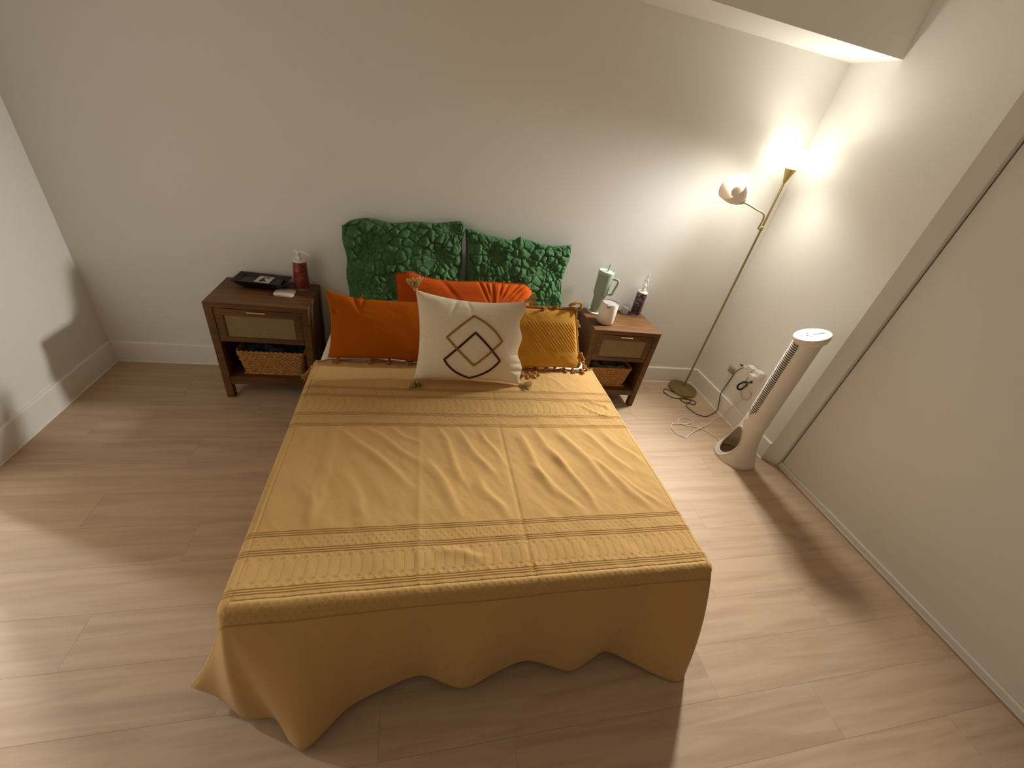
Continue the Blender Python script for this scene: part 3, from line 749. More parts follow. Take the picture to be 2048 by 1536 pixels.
# --- mustard pillow (right) with rolled fringe
def d_mus(u, v, s):
    msk = np.clip((0.52-np.abs(v-0.02))/0.12, 0, 1)*np.clip((u+0.62)/0.15, 0, 1)*np.clip((0.93-u)/0.08, 0, 1)
    w = (u*1.0+v*0.62)
    return 0.0030*msk*np.sin(w*64)+0.006*fbm(u*2.5, v*2.5, 20)
t = thing('throw_pillow', 'mustard yellow pillow with ribbed diagonal centre and rolled fringe', 'pillow', (0.76, -0.60, 0.52))
ev, nn = pillow_surface((0.520, -0.515, 0.800), (0.922, -0.512, 0.808), (0.968, -0.690, 0.520), (0.530, -0.722, 0.520), 0.058, 0.045, 0.36, d_mus)
o = pillow_mesh('cover', ev, M_MUST, t, 240, 160); part_world(o, t)
def rim(evf, a, b, n):
    return [Vector(evf(np.array(a[0]+(b[0]-a[0])*k/(n-1)), np.array(a[1]+(b[1]-a[1])*k/(n-1)), 1).reshape(3).tolist()) for k in range(n)]
rm = random.Random(21)
bm = bmesh.new()
top = rim(ev, (-0.7, 1), (0.97, 1), 60); side = rim(ev, (1, 0.95), (1, -0.95), 50); bot = rim(ev, (0.95, -1), (-0.6, -1), 40)
for path, am in ((top, 0.006), (side, 0.006), (bot, 0.004)):
    for ph in (0, 2.1, 4.2):
        pts = [p+Vector((0.003*math.sin(k*0.9+ph), -0.003+0.005*math.cos(k*0.9+ph), 0.010+am*math.sin(k*0.9+ph))) for k, p in enumerate(path)]
        add_tube(bm, pts, 0.0048, 6)
# twisted loop at the upper right corner and a frayed knot on the top edge
cpt = Vector((0.915, -0.515, 0.822))
for dz in (0, 0.012):
    add_tube(bm, [cpt+Vector((0.036*math.cos(a), 0.012*math.sin(a*2)-dz, 0.016+0.020*math.sin(a))) for a in np.linspace(0, 2*PI, 26)], 0.0058, 6)
o = bm_obj('rolled_fringe', bm, M_MUSTF, t, smooth=True); part_world(o, t)
for (x, y, z, d, L) in ((0.765, -0.52, 0.810, (0.9, -0.2, 0.25), 0.04), (0.735, -0.53, 0.806, (-0.6, -0.5, 0.2), 0.035), (0.935, -0.55, 0.755, (0.5, 0, -1), 0.04), (0.942, -0.57, 0.70, (0.4, 0, -1), 0.035),
                        (0.968, -0.66, 0.60, (0.5, -0.1, -1), 0.045), (0.980, -0.690, 0.560, (0.3, -0.3, -1), 0.04), (0.60, -0.765, 0.520, (-0.2, -1, -0.0), 0.032), (0.64, -0.765, 0.520, (0.1, -1, -0.0), 0.036), (0.68, -0.76, 0.520, (0.3, -1, 0), 0.030)):
    bm = bmesh.new(); tassel_bm(bm, (x, y, z), d, L, 22, 0.0030, 0.42, rm, 0.010)
    o = bm_obj('tassel', bm, M_MUSTF, t, smooth=True); part_world(o, t)

# --- cream pillow with two embroidered diamonds and corner tassels
def d_cre(u, v, s):
    d = 0.008*fbm(u*2.2, v*2.2, 31)
    for vc in (-0.28, -0.48, -0.66): d = d - 0.010*np.exp(-((v-vc)/0.05)**2)*np.clip((u-0.72)/0.2, 0, 1)
    d = d - 0.008*np.exp(-((u+0.9)/0.1)**2-((v+0.05)/0.06)**2)
    d = d - 0.007*np.exp(-((u+0.30-0.3*(v-.9))/0.04)**2)*np.clip((v-0.45)/0.4, 0, 1) - 0.006*np.exp(-((u+0.08+0.2*(v-.9))/0.04)**2)*np.clip((v-0.5)/0.4, 0, 1)
    return d
t = thing('square_pillow', 'cream square pillow embroidered with two overlapping diamonds, in front of the others', 'pillow', (0.30, -0.82, 0.53))
def warp_cre(u, v):
    sdx = 0.010*np.sin(v*9+0.4)*np.clip(u, 0, 1)**5
    return np.stack([sdx, 0*u, -0.012*(1-u*u)*np.clip(v, 0, 1)**3+0*u], -1)
ev, nn = pillow_surface((0.012, -0.700, 0.925), (0.560, -0.700, 0.915), (0.580, -0.868, 0.512), (0.018, -0.868, 0.520), 0.085, 0.085, 0.46, d_cre, back=0.7, warp=warp_cre)
o = pillow_mesh('cover', ev, M_CREAM, t, 150, 150); part_world(o, t)
def embroid(name, cs, bul, m):
    pts = []
    for k in range(4):
        a = np.array(cs[k]); b = np.array(cs[(k+1) % 4]); d = b-a; n_ = np.array([d[1], -d[0]]); cen = np.mean(np.array(cs), 0)
        if np.dot(n_, (a+b)/2-cen) < 0: n_ = -n_
        for q in np.linspace(0, 1, 22, endpoint=False):
            uv = a+d*q+n_*bul[k]*4*q*(1-q)
            pts.append(Vector(ev(np.array(uv[0]), np.array(uv[1]), 1).reshape(3).tolist()) + Vector(nn.tolist())*0.001)
    bm = bmesh.new(); add_tube(bm, pts, 0.0056, 6, closed=True); o = bm_obj(name, bm, m, t, smooth=True); part_world(o, t); return o
# corners: top, right, bottom, left
o = embroid('embroidered_diamond', [(0.00, 0.60), (0.54, 0.05), (0.02, -0.56), (-0.48, 0.06)], [0.07, 0.0, 0.0, 0.0], M_YARN1); o['label'] = 'ochre yarn diamond, the upper one'
o = embroid('embroidered_diamond', [(0.03, 0.21), (0.51, -0.40), (-0.03, -0.93), (-0.51, -0.45)], [0.02, 0.07, 0.09, 0.0], M_YARN2); o['label'] = 'dark brown yarn diamond, the lower one'
rc = random.Random(5)
for (u, v, d) in ((-1, 1, (-0.15, 0.2, 1)), (1, 1, (1, -0.1, 0.25)), (1, -1, (1, -0.3, -0.2)), (-1, -1, (0.25, -1, -0.25))):
    p = Vector(ev(np.array(float(u)), np.array(float(v)), 1).reshape(3).tolist())
    bm = bmesh.new(); tassel_bm(bm, p+Vector(d).normalized()*0.004, d, 0.048, 60, 0.0026, 1.15, rc, 0.011)
    o = bm_obj('tassel', bm, M_TAS, t, smooth=True); part_world(o, t)

# ================================================================== NIGHTSTANDS
def nightstand(x0, x1, label):
    w = x1-x0; y0, y1, h = -0.368, -0.018, 0.622
    t = thing('nightstand', label, 'nightstand', ((x0+x1)/2, (y0+y1)/2, 0)); P = 0.040
    B = lambda *a, **k: part_world(box(*a, **k), t)
    B('top', M_WALNUT, t, x0, x1, y0, y1, 0.592, h, bev=0.002)
    for lx in (x0, x1-P):
        for ly in (y0, y1-P): B('leg', M_WALNUT, t, lx, lx+P, ly, ly+P, 0.0, 0.592, bev=0.002)
    B('side_panel', M_WALNUT, t, x0+0.008, x0+0.022, y0+P, y1-P, 0.10, 0.592)
    B('side_panel', M_WALNUT, t, x1-0.022, x1-0.008, y0+P, y1-P, 0.10, 0.592)
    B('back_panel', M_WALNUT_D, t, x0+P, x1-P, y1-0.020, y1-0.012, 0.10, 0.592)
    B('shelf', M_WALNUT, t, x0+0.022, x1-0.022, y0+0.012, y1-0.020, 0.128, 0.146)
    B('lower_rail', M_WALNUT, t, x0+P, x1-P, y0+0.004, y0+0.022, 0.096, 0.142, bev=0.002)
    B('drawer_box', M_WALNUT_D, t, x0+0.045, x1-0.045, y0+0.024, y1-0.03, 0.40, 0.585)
    # drawer: frame, cane panel, brass pull
    dx0, dx1, dz0, dz1 = x0+P+0.002, x1-P-0.002, 0.388, 0.588
    bm = bmesh.new(); fw = 0.040
    add_box(bm, dx0, dx1, y0+0.003, y0+0.023, dz1-fw, dz1, 0.0015); add_box(bm, dx0, dx1, y0+0.003, y0+0.023, dz0, dz0+fw*0.7, 0.0015)
    add_box(bm, dx0, dx0+fw, y0+0.003, y0+0.023, dz0+fw*0.7, dz1-fw, 0.0015); add_box(bm, dx1-fw, dx1, y0+0.003, y0+0.023, dz0+fw*0.7, dz1-fw, 0.0015)
    dwr = bm_obj('drawer', bm, M_WALNUT, t); part_world(dwr, t)
    inv = t.matrix_basis.inverted()
    def sub(o): o.data.transform(inv); return o
    # woven cane: two crossing sets of strands over a panel
    bm = bmesh.new(); add_box(bm, dx0+fw, dx1-fw, y0+0.014, y0+0.020, dz0+fw*0.7, dz1-fw)
    xs_ = np.arange(dx0+fw+0.004, dx1-fw, 0.0085)
    for xx in xs_: add_box(bm, xx, xx+0.0045, y0+0.0115, y0+0.0135, dz0+fw*0.7, dz1-fw)
    for zz in np.arange(dz0+fw*0.7+0.004, dz1-fw-0.004, 0.0085): add_box(bm, dx0+fw, dx1-fw, y0+0.0105, y0+0.0125, zz, zz+0.0045)
    sub(bm_obj('cane_panel', bm, M_CANE, dwr))
    xm = (x0+x1)/2-0.005
    bm = bmesh.new(); add_box(bm, xm-0.044, xm+0.044, y0-0.013, y0+0.003, 0.579, 0.583, 0.001); add_box(bm, xm-0.044, xm+0.044, y0-0.014, y0-0.011, 0.577, 0.583, 0.001)
    o = sub(bm_obj('handle', bm, M_BRASS, dwr)); o['label'] = 'thin brass edge pull'
    return t
nightstand(-1.062, -0.556, 'walnut nightstand left of the bed holding the black tray')
nightstand(1.160, 1.656, 'walnut nightstand right of the bed holding the sage tumbler')

def basket(xa, xb, label, inner, seed):
    y0, y1, z0, h = -0.345, -0.06, 0.147, 0.165
    cx, cy = (xa+xb)/2, (y0+y1)/2
    t = thing('woven_basket', label, 'basket', (cx, cy, z0))
    # braided courses stacked upwards, flaring a little
    rs = random.Random(seed)
    n = 9
    bm = bmesh.new()
    W0, D0 = (xb-xa)/2, (y1-y0)/2
    for k in range(n):
        f = k/(n-1); w = W0*(0.88+0.12*f); d = D0*(0.88+0.12*f); z = 0.009+f*(h-0.018)
        cpts = []
        for (sx, sy) in ((-1, -1), (1, -1), (1, 1), (-1, 1)):
            nx_, ny_ = (w-0.012), (d-0.012)
            for a in np.linspace(0, PI/2, 4):
                base_a = {(1, 1): 0, (-1, 1): PI/2, (-1, -1): PI, (1, -1): 3*PI/2}[(sx, sy)]
                cpts.append(Vector((sx*(nx_-0.02)+0.02*math.cos(base_a+a), sy*(ny_-0.02)+0.02*math.sin(base_a+a), z)))
        # densify
        dens = []
        for i, p in enumerate(cpts):
            q = cpts[(i+1) % len(cpts)]; m_ = max(1, int((q-p).length/0.006))
            for j in range(m_): dens.append(p.lerp(q, j/m_))
        ph = k*1.7
        for s in (0, PI):
            pts = [p+Vector((p.x*0.0+0.0035*math.cos(i*0.75+ph+s)*(1 if abs(p.x) > w-0.03 else 0), 0.0035*math.cos(i*0.75+ph+s)*(1 if abs(p.y) > d-0.03 else 0), 0.0045*math.sin(i*0.75+ph+s)+rs.uniform(-.0008, .0008))) for i, p in enumerate(dens)]
            add_tube(bm, pts, 0.0062, 5, closed=True)
    o = bm_obj('woven_wall', bm, M_BASKET, t, smooth=True); o['kind'] = 'stuff'
    box('bottom', M_BASKET, t, -W0*0.86, W0*0.86, -D0*0.86, D0*0.86, 0.001, 0.010)
    # rolled fabric inside
    nu, nv = 50, 36
    U, V = np.meshgrid(np.linspace(-1, 1, nu), np.linspace(-1, 1, nv))
    Z = h*0.80+0.03*fbm(U*3, V*3, seed)+0.055*(1-U**2)**.4*(1-V**2)**.4*(0.5+fbm(U*2+4, V*2, seed+3))
    Pm = np.stack([U*W0*0.86, V*D0*0.84, Z], -1)
    c = thing('folded_cloth', inner[0], 'cloth', (cx, cy, z0))
    o = link('fabric', grid_mesh('fabric', Pm), inner[1], c, True)
    o.modifiers.new('thickness', 'SOLIDIFY').thickness = 0.01
    o.parent = c
    return t
basket(-0.985, -0.605, 'seagrass basket on the shelf of the left nightstand', ('dark crumpled cloth inside the left basket', M_CLOTHD), 4)
basket(1.205, 1.575, 'seagrass basket on the shelf of the right nightstand', ('dark crumpled bag inside the right basket', M_BAGP), 9)

# ================================================================== LEFT NIGHTSTAND OBJECTS
ZT = 0.6225
def flared_tray():
    t = thing('trinket_tray', 'black flared tray with a white printed card at the back of the left nightstand', 'tray', (-0.845, -0.105, ZT), -0.06)
    bm = bmesh.new()
    def ring(w, d, z, r): 
        out = []
        for i, (sx, sy) in enumerate(((1, 1), (-1, 1), (-1, -1), (1, -1))):
            for a in np.linspace(0, PI/2, 5):
                out.append(bm.verts.new((sx*(w-r)+r*math.cos(i*PI/2+a), sy*(d-r)+r*math.sin(i*PI/2+a), z)))
        return out
    R = [ring(0.092, 0.048, 0.0, 0.015), ring(0.115, 0.062, 0.020, 0.012), ring(0.140, 0.074, 0.044, 0.004), ring(0.137, 0.071, 0.046, 0.004), ring(0.110, 0.057, 0.022, 0.012), ring(0.088, 0.044, 0.006, 0.015)]
    n = len(R[0])
    for k in range(len(R)-1):
        for i in range(n): bm.faces.new((R[k][i], R[k][(i+1) % n], R[k+1][(i+1) % n], R[k+1][i]))
    bm.faces.new(R[0][::-1]); bm.faces.new(R[-1])
    bm_obj('tray_body', bm, M_TRAY, t, auto=40)
    # black wallet-like filling that carries the card
    box('pouch', M_BLACK, t, -0.105, 0.105, -0.052, 0.052, 0.012, 0.034, 0.006, 3)
    return t
flared_tray()
cd = thing('card', 'square white card with a dark bird-like print on the black tray', 'card', (-0.835, -0.103, ZT+0.0352), -0.10)
box('paper', M_CARD, cd, -0.040, 0.040, -0.046, 0.046, 0.0, 0.004, 0.001)
bm = bmesh.new()
mark = [(0.020, 0.034), (0.027, 0.026), (0.012, 0.020), (0.000, 0.024), (-0.004, 0.010), (0.004, -0.004), (0.014, -0.020), (0.022, -0.036), (0.006, -0.028), (-0.006, -0.038), (-0.020, -0.030), (-0.018, -0.014), (-0.012, -0.006), (-0.018, 0.000), (-0.012, 0.016), (-0.010, 0.028), (0.004, 0.036)]
add_prism(bm, mark, 0.004, 0.0046); o = bm_obj('printed_mark', bm, M_INK, cd); o['label'] = 'dark bird-like printed mark'
bm = bmesh.new()
add_box(bm, -0.052, 0.052, -0.048, 0.048, 0, 0.010)
es = [e for e in bm.edges if abs(e.verts[0].co.z-e.verts[1].co.z) > 0.005]
bmesh.ops.bevel(bm, geom=es, offset=0.022, segments=6, affect='EDGES', profile=0.5)
es = [e for e in bm.edges if e.verts[0].co.z > 0.009 and e.verts[1].co.z > 0.009]
bmesh.ops.bevel(bm, geom=es, offset=0.003, segments=2, affect='EDGES', profile=0.5)
o = bm_obj('coaster', bm, M_PINK, None, auto=40); o.location = (-0.712, -0.190, ZT); o.rotation_euler = (0, 0, -0.05)
tag(o, 'pale pink rounded square coaster at the front of the left nightstand', 'coaster')

def pump_bottle(loc, label, printm, r0, r1, h, spout, mouth=(0.0, 0.0), rz=0.0, twist=False):
    t = thing('pump_bottle', label, 'bottle', loc, rz)
    lathe('bottle', M_WHITE, t, [(r0*0.94, 0), (r0*0.985, 0.004), (r0*0.985, 0.008), (r1*0.985, h), (r1*0.93, h+0.004), (0.014, h+0.007), (0.013, h+0.012)], 32)
    lathe('label', printm, t, [(r0, 0.006), (r1, h-0.004)], 36, caps=False)
    lathe('collar', M_WHITE, t, [(0.015, h+0.010), (0.0155, h+0.026), (0.008, h+0.028), (0.007, h+0.040)], 20)
    bm = bmesh.new()
    if not twist:
        add_lathe(bm, [(0.011, h+0.036), (0.013, h+0.040), (0.013, h+0.052), (0.010, h+0.056)], 18)
        add_tube(bm, catmull([(0, 0, h+0.049), (0.028*spout, 0, h+0.052), (0.052*spout, 0, h+0.047), (0.066*spout, 0, h+0.038)], 5), lambda s: 0.0062-0.0025*s, 8)
        add_tube(bm, [(0, 0, h+0.048), (-0.026*spout, 0, h+0.050)], 0.0055, 8)
    else:
        add_lathe(bm, [(0.0085, h+0.034), (0.013, h+0.042), (0.010, h+0.060)], 16)
        add_tube(bm, catmull([(0.004, 0, h+0.050), (-0.010, 0, h+0.072), (-0.004, 0, h+0.100), (0.004, 0, h+0.130)], 6), lambda s: 0.0075-0.002*s, 8)
        add_tube(bm, catmull([(0, 0, h+0.045), (0.018, -0.004, h+0.055), (0.010, -0.004, h+0.080), (-0.004, 0, h+0.098)], 5), 0.005, 7)
        add_tube(bm, catmull([(0, 0, h+0.045), (-0.020, -0.004, h+0.052), (-0.018, -0.004, h+0.074)], 5), 0.004, 7)
    bm_obj('pump', bm, M_PUMP, t, smooth=True)
    return t
pump_bottle((-0.640, -0.092, ZT), 'red patterned pump bottle on the left nightstand', M_REDPR, 0.042, 0.036, 0.168, 1.0, rz=-0.25)
pump_bottle((1.592, -0.065, ZT), 'dark floral pump bottle at the back right of the right nightstand', M_DARKPR, 0.036, 0.036, 0.172, 1.0, twist=True, rz=0.1)

# ================================================================== RIGHT NIGHTSTAND OBJECTS
o = lathe('coaster', mat('stone_coaster', (0.72, 0.66, 0.56), 0.6), None, [(0.056, 0), (0.058, 0.002), (0.058, 0.008), (0.056, 0.010)], 40)
o.location = (1.262, -0.085, ZT); tag(o, 'round off-white coaster under the sage tumbler', 'coaster')
t = thing('tumbler', 'sage green handled tumbler with a straw on the right nightstand', 'tumbler', (1.262, -0.085, ZT+0.0105))
lathe('cup', M_SAGE, t, [(0.034, 0), (0.037, 0.003), (0.040, 0.105), (0.041, 0.112), (0.0475, 0.130), (0.049, 0.135), (0.0525, 0.272), (0.0515, 0.276)], 40)
lathe('lid', M_SAGE_L, t, [(0.0530, 0.270), (0.0535, 0.286), (0.0500, 0.291), (0.046, 0.288), (0.0, 0.288)], 40)
bm = bmesh.new()
hp = catmull([(0.049, 0, 0.245), (0.082, 0, 0.247), (0.094, 0, 0.236), (0.091, 0, 0.205), (0.082, 0, 0.165), (0.078, 0, 0.142), (0.066, 0, 0.136), (0.046, 0, 0.138)], 6)
add_tube(bm, hp, 0.0075, 10); o = bm_obj('handle', bm, M_SAGE, t, smooth=True)
tube('straw', M_SAGE, t, [(0.004, 0.0, 0.15), (0.006, 0.0, 0.30), (0.014, 0.0, 0.345)], 0.0040, 10)
t.rotation_euler = (0, 0, -0.45)

t = thing('lidded_mug', 'large off-white mug with a smoky lid on the right nightstand', 'mug', (1.275, -0.245, ZT), 0.0)
lathe('body', M_MUG, t, [(0.050, 0), (0.055, 0.004), (0.0575, 0.012), (0.0575, 0.138), (0.0560, 0.142), (0.0535, 0.142), (0.0535, 0.132), (0.0, 0.132)], 44)
lathe('lid', M_LIDG, t, [(0.0, 0.132), (0.051, 0.132), (0.0525, 0.137), (0.0505, 0.140), (0.0, 0.1385)], 40)
bm = bmesh.new(); add_tube(bm, [(0.0535*math.cos(a), 0.0535*math.sin(a), 0.1425) for a in np.linspace(0, 2*PI, 48, endpoint=False)], 0.0016, 6, closed=True)
bm_obj('rim', bm, mat('dark_rim', (0.10, 0.09, 0.08), 0.3, 0.5), t, smooth=True)
box('clasp', M_LIDG, t, -0.046, -0.020, -0.060, -0.048, 0.124, 0.144, 0.002)

t = thing('cream_jar', 'small lilac-white cream jar beside the dark floral bottle', 'jar', (1.505, -0.062, ZT))
lathe('jar_body', M_LILAC, t, [(0.026, 0), (0.028, 0.003), (0.028, 0.030), (0.026, 0.032)], 30)
lathe('lid', M_LILAC, t, [(0.0285, 0.032), (0.029, 0.034), (0.029, 0.052), (0.027, 0.055), (0.0, 0.055)], 30)

# ================================================================== FLOOR LAMP
LX, LY = 2.240, -0.132
lamp = thing('floor_lamp', 'brass torchiere floor lamp with a lit bowl and a small unlit side shade', 'lamp', (LX, LY, 0))
lathe('base', M_GOLD, lamp, [(0.108, 0), (0.116, 0.003), (0.117, 0.018), (0.110, 0.026), (0.030, 0.0285), (0.012, 0.034), (0.0085, 0.045)], 56)
lathe('pole', M_GOLD, lamp, [(0.0075, 0.030), (0.0075, 1.625)], 14)
lathe('socket_cone', M_GOLD, lamp, [(0.0085, 1.612), (0.011, 1.618), (0.0335, 1.690), (0.028, 1.694)], 28)
bowl_out = [(0.026, 1.688), (0.050, 1.694), (0.078, 1.710), (0.100, 1.735), (0.114, 1.762), (0.124, 1.796)]
bowl_in = [(r-0.004, z+0.003) for r, z in bowl_out[::-1]]; bowl_in[0] = (0.1215, 1.796)
o = lathe('bowl_shade', M_BOWL, lamp, bowl_out + bowl_in, 56, auto=50)
o['label'] = 'glowing white frosted bowl shade'
bm = bmesh.new(); bmesh.ops.create_uvsphere(bm, u_segments=16, v_segments=10, radius=0.026, matrix=Matrix.Translation((0, 0, 1.755)))
bm_obj('bulb', bm, M_BULB, lamp, smooth=True)
# side arm and small shade
arm = catmull([(0.0, 0.0, 1.335), (-0.040, -0.020, 1.330), (-0.075, -0.055, 1.345), (-0.085, -0.070, 1.395), (-0.125, -0.095, 1.432), (-0.215, -0.125, 1.452), (-0.290, -0.145, 1.470), (-0.362, -0.158, 1.484)], 7)
bm = bmesh.new(); add_tube(bm, arm, 0.0052, 8); add_lathe(bm, [(0.0105, 1.322), (0.0105, 1.348)], 14)
bm_obj('side_arm', bm, M_GOLD, lamp, smooth=True)
apex = Vector((-0.362, -0.158, 1.484)); ax = Vector((-0.88, -0.20, 0.50)).normalized()
Q = ax.to_track_quat('Z', 'Y').to_matrix().to_4x4(); Q.translation = apex; Q = Q @ Matrix.Scale(1.08, 4)
lathe('socket_cup', M_GOLD, lamp, [(0.007, -0.012), (0.014, -0.004), (0.0405, 0.034), (0.036, 0.037)], 24, mtx=Q)
so = [(0.022, 0.026), (0.042, 0.040), (0.058, 0.068), (0.068, 0.102), (0.074, 0.138)]
si = [(r-0.003, z+0.002) for r, z in so[::-1]]; si[0] = (0.0715, 0.138)
o = lathe('small_shade', M_SHADE, lamp, so+si, 44, mtx=Q, auto=50); o['label'] = 'small unlit white glass shade'
bm = bmesh.new(); add_lathe(bm, [(0.012, 0.030), (0.014, 0.050), (0.024, 0.072), (0.027, 0.088), (0.022, 0.104), (0.010, 0.112), (0.0, 0.113)], 22, mtx=Q)
bm_obj('unlit_bulb', bm, M_OFFB, lamp, smooth=True)
tube('switch_knob', M_GOLD, lamp, [tuple(Q @ Vector((0.0, 0.018, 0.015))), tuple((Q @ Vector((0.0, 0.018, 0.015)))+Vector((-0.055, -0.02, -0.030)))], 0.003, 6)
# its cord
bm = bmesh.new()
cpts = [(2.150, -0.190, 0.006), (2.105, -0.150, 0.004), (2.074, -0.130, 0.004), (2.042, -0.175, 0.004), (2.057, -0.223, 0.004), (2.100, -0.258, 0.004), (2.165, -0.262, 0.004), (2.225, -0.268, 0.005), (2.222, -0.300, 0.006), (2.165, -0.319, 0.007),
        (2.137, -0.290, 0.007), (2.150, -0.256, 0.009), (2.195, -0.266, 0.010), (2.259, -0.289, 0.006), (2.257, -0.323, 0.004), (2.219, -0.337, 0.004), (2.184, -0.325, 0.006), (2.145, -0.359, 0.004), (2.150, -0.403, 0.004), (2.175, -0.459, 0.004), (2.214, -0.482, 0.004),
        (2.265, -0.481, 0.004), (2.335, -0.447, 0.006), (2.380, -0.425, 0.020), (2.388, -0.403, 0.065), (2.388, -0.380, 0.112), (2.390, -0.366, 0.150), (2.402, -0.361, 0.206), (2.405, -0.369, 0.297), (2.403, -0.375, 0.345), (2.398, -0.400, 0.392), (2.392, -0.428, 0.425)]
add_tube(bm, catmull([(x-LX, y-LY, z) for x, y, z in cpts], 5), 0.0032, 7)
o = bm_obj('power_cord', bm, M_CORD, lamp, smooth=True); o['label'] = 'thin dark brown power cord'

# ================================================================== TOWER FAN
FX, FY = 2.190, -0.910
fan = thing('tower_fan', 'white tower fan standing against the right wall', 'fan', (FX, FY, 0))
fd = math.radians(172)   # direction the foot opens to
bm = bmesh.new()
prof = [(0.134, 0.0), (0.136, 0.006), (0.133, 0.018), (0.124, 0.045), (0.108, 0.085), (0.094, 0.13), (0.084, 0.18), (0.077, 0.23), (0.072, 0.275), (0.070, 0.300)]
add_lathe(bm, prof + [(r-0.006, z) for r, z in prof[::-1]] + [prof[0]], 72, caps=False)
foot_tmp = bm_obj('foot_tmp', bm, None, None)
bm = bmesh.new()           # oval window cut through the front of the foot
dv = Vector((math.cos(fd), math.sin(fd), 0)); sv = Vector((-math.sin(fd), math.cos(fd), 0))
ra_, rb_ = [], []
for k in range(40):
    a = 2*PI*k/40; w = 0.058*math.cos(a)*(1.0-0.22*math.sin(a)); hh = 0.138+0.122*math.sin(a)
    ra_.append(bm.verts.new(sv*w+Vector((0, 0, hh))-dv*0.0)); rb_.append(bm.verts.new(dv*0.30+sv*w*1.0+Vector((0, 0, hh))))
    ra_[-1].co = -dv*0.30+sv*w*1.05+Vector((0, 0, 0.17+(hh-0.15)*0.55))
for k in range(40): bm.faces.new((ra_[k], ra_[(k+1) % 40], rb_[(k+1) % 40], rb_[k]))
bm.faces.new(ra_[::-1]); bm.faces.new(rb_)
cut = bm_obj('cut_tmp', bm, None, None)
md = foot_tmp.modifiers.new('b', 'BOOLEAN'); md.object = cut; md.operation = 'DIFFERENCE'; md.solver = 'EXACT'
bpy.context.view_layer.update()
dg = bpy.context.evaluated_depsgraph_get(); me2 = bpy.data.meshes.new_from_object(foot_tmp.evaluated_get(dg))
bpy.data.objects.remove(foot_tmp, do_unlink=True); bpy.data.objects.remove(cut, do_unlink=True)
me2.materials.clear(); me2.materials.append(M_FAN)
me2.polygons.foreach_set('use_smooth', [True]*len(me2.polygons)); me2.set_sharp_from_angle(angle=math.radians(35))
foot = bpy.data.objects.new('foot', me2); COL.objects.link(foot); foot.parent = fan
bm = bmesh.new(); add_tube(bm, [dv*0.0+sv*(0.058*math.cos(a)*(1-0.22*math.sin(a)))+Vector((0, 0, 0.138+0.122*math.sin(a)))+dv*math.sqrt(max(0, float(np.interp(0.138+0.122*math.sin(a), [p[1] for p in prof[1:]], [p[0] for p in prof[1:]]))**2-(0.058*math.cos(a)*(1-0.22*math.sin(a)))**2)-0.0) for a in np.linspace(0, 2*PI, 60, endpoint=False)], 0.004, 6, closed=True)
bm_obj('opening_rim', bm, M_FAN, fan, smooth=True)
bcx, bcy = -0.014, -0.018
lathe('column', M_FAN, fan, [(0.058, 0.285), (0.068, 0.292), (0.0715, 0.31), (0.0715, 0.345), (0.0690, 0.350), (0.0690, 0.925), (0.069, 0.935)], 64, cx=bcx*0.5, cy=bcy*0.5)
# grille: dark panel on the column as painted slot shade, fine horizontal ribs
gdir = math.radians(160); gh = math.radians(34); Rg = 0.0690
bcx2, bcy2 = bcx*0.5, bcy*0.5
def arc(r, z, ha, n=14): return [Vector((bcx2+r*math.cos(gdir+a), bcy2+r*math.sin(gdir+a), z)) for a in np.linspace(-ha, ha, n)]
bm = bmesh.new(); A = []
for z in np.linspace(0.365, 0.905, 30):
    e = min(1.0, (z-0.362)/0.05+0.15, (0.908-z)/0.03+0.15); A.append([bm.verts.new(p) for p in arc(Rg+0.0008, z, gh*min(1, e))])
for k in range(len(A)-1):
    for i in range(13): bm.faces.new((A[k][i], A[k][i+1], A[k+1][i+1], A[k+1][i]))
bm_obj('grille_slot_shade', bm, M_DARK, fan, smooth=True)
bm = bmesh.new(); zz = np.linspace(0.372, 0.898, 42)
for z in zz:
    e = min(1.0, (z-0.362)/0.05+0.15, (0.908-z)/0.03+0.15); pts = arc(Rg+0.0026, z, gh*min(1, e), 12)
    for i in range(len(pts)-1):
        a0, a1 = pts[i], pts[i+1]; hz = Vector((0, 0, 0.0026)); 
        n0 = Vector((a0.x-bcx2, a0.y-bcy2, 0)).normalized()*0.0014; n1 = Vector((a1.x-bcx2, a1.y-bcy2, 0)).normalized()*0.0014
        v = [bm.verts.new(c) for c in (a0-hz-n0, a1-hz-n1, a1-hz+n1, a0-hz+n0, a0+hz-n0, a1+hz-n1, a1+hz+n1, a0+hz+n0)]
        for f in ((0, 1, 2, 3), (7, 6, 5, 4), (3, 2, 6, 7), (0, 4, 5, 1)): bm.faces.new([v[q] for q in f])
o = bm_obj('grille_ribs', bm, M_FAN, fan); o['kind'] = 'stuff'
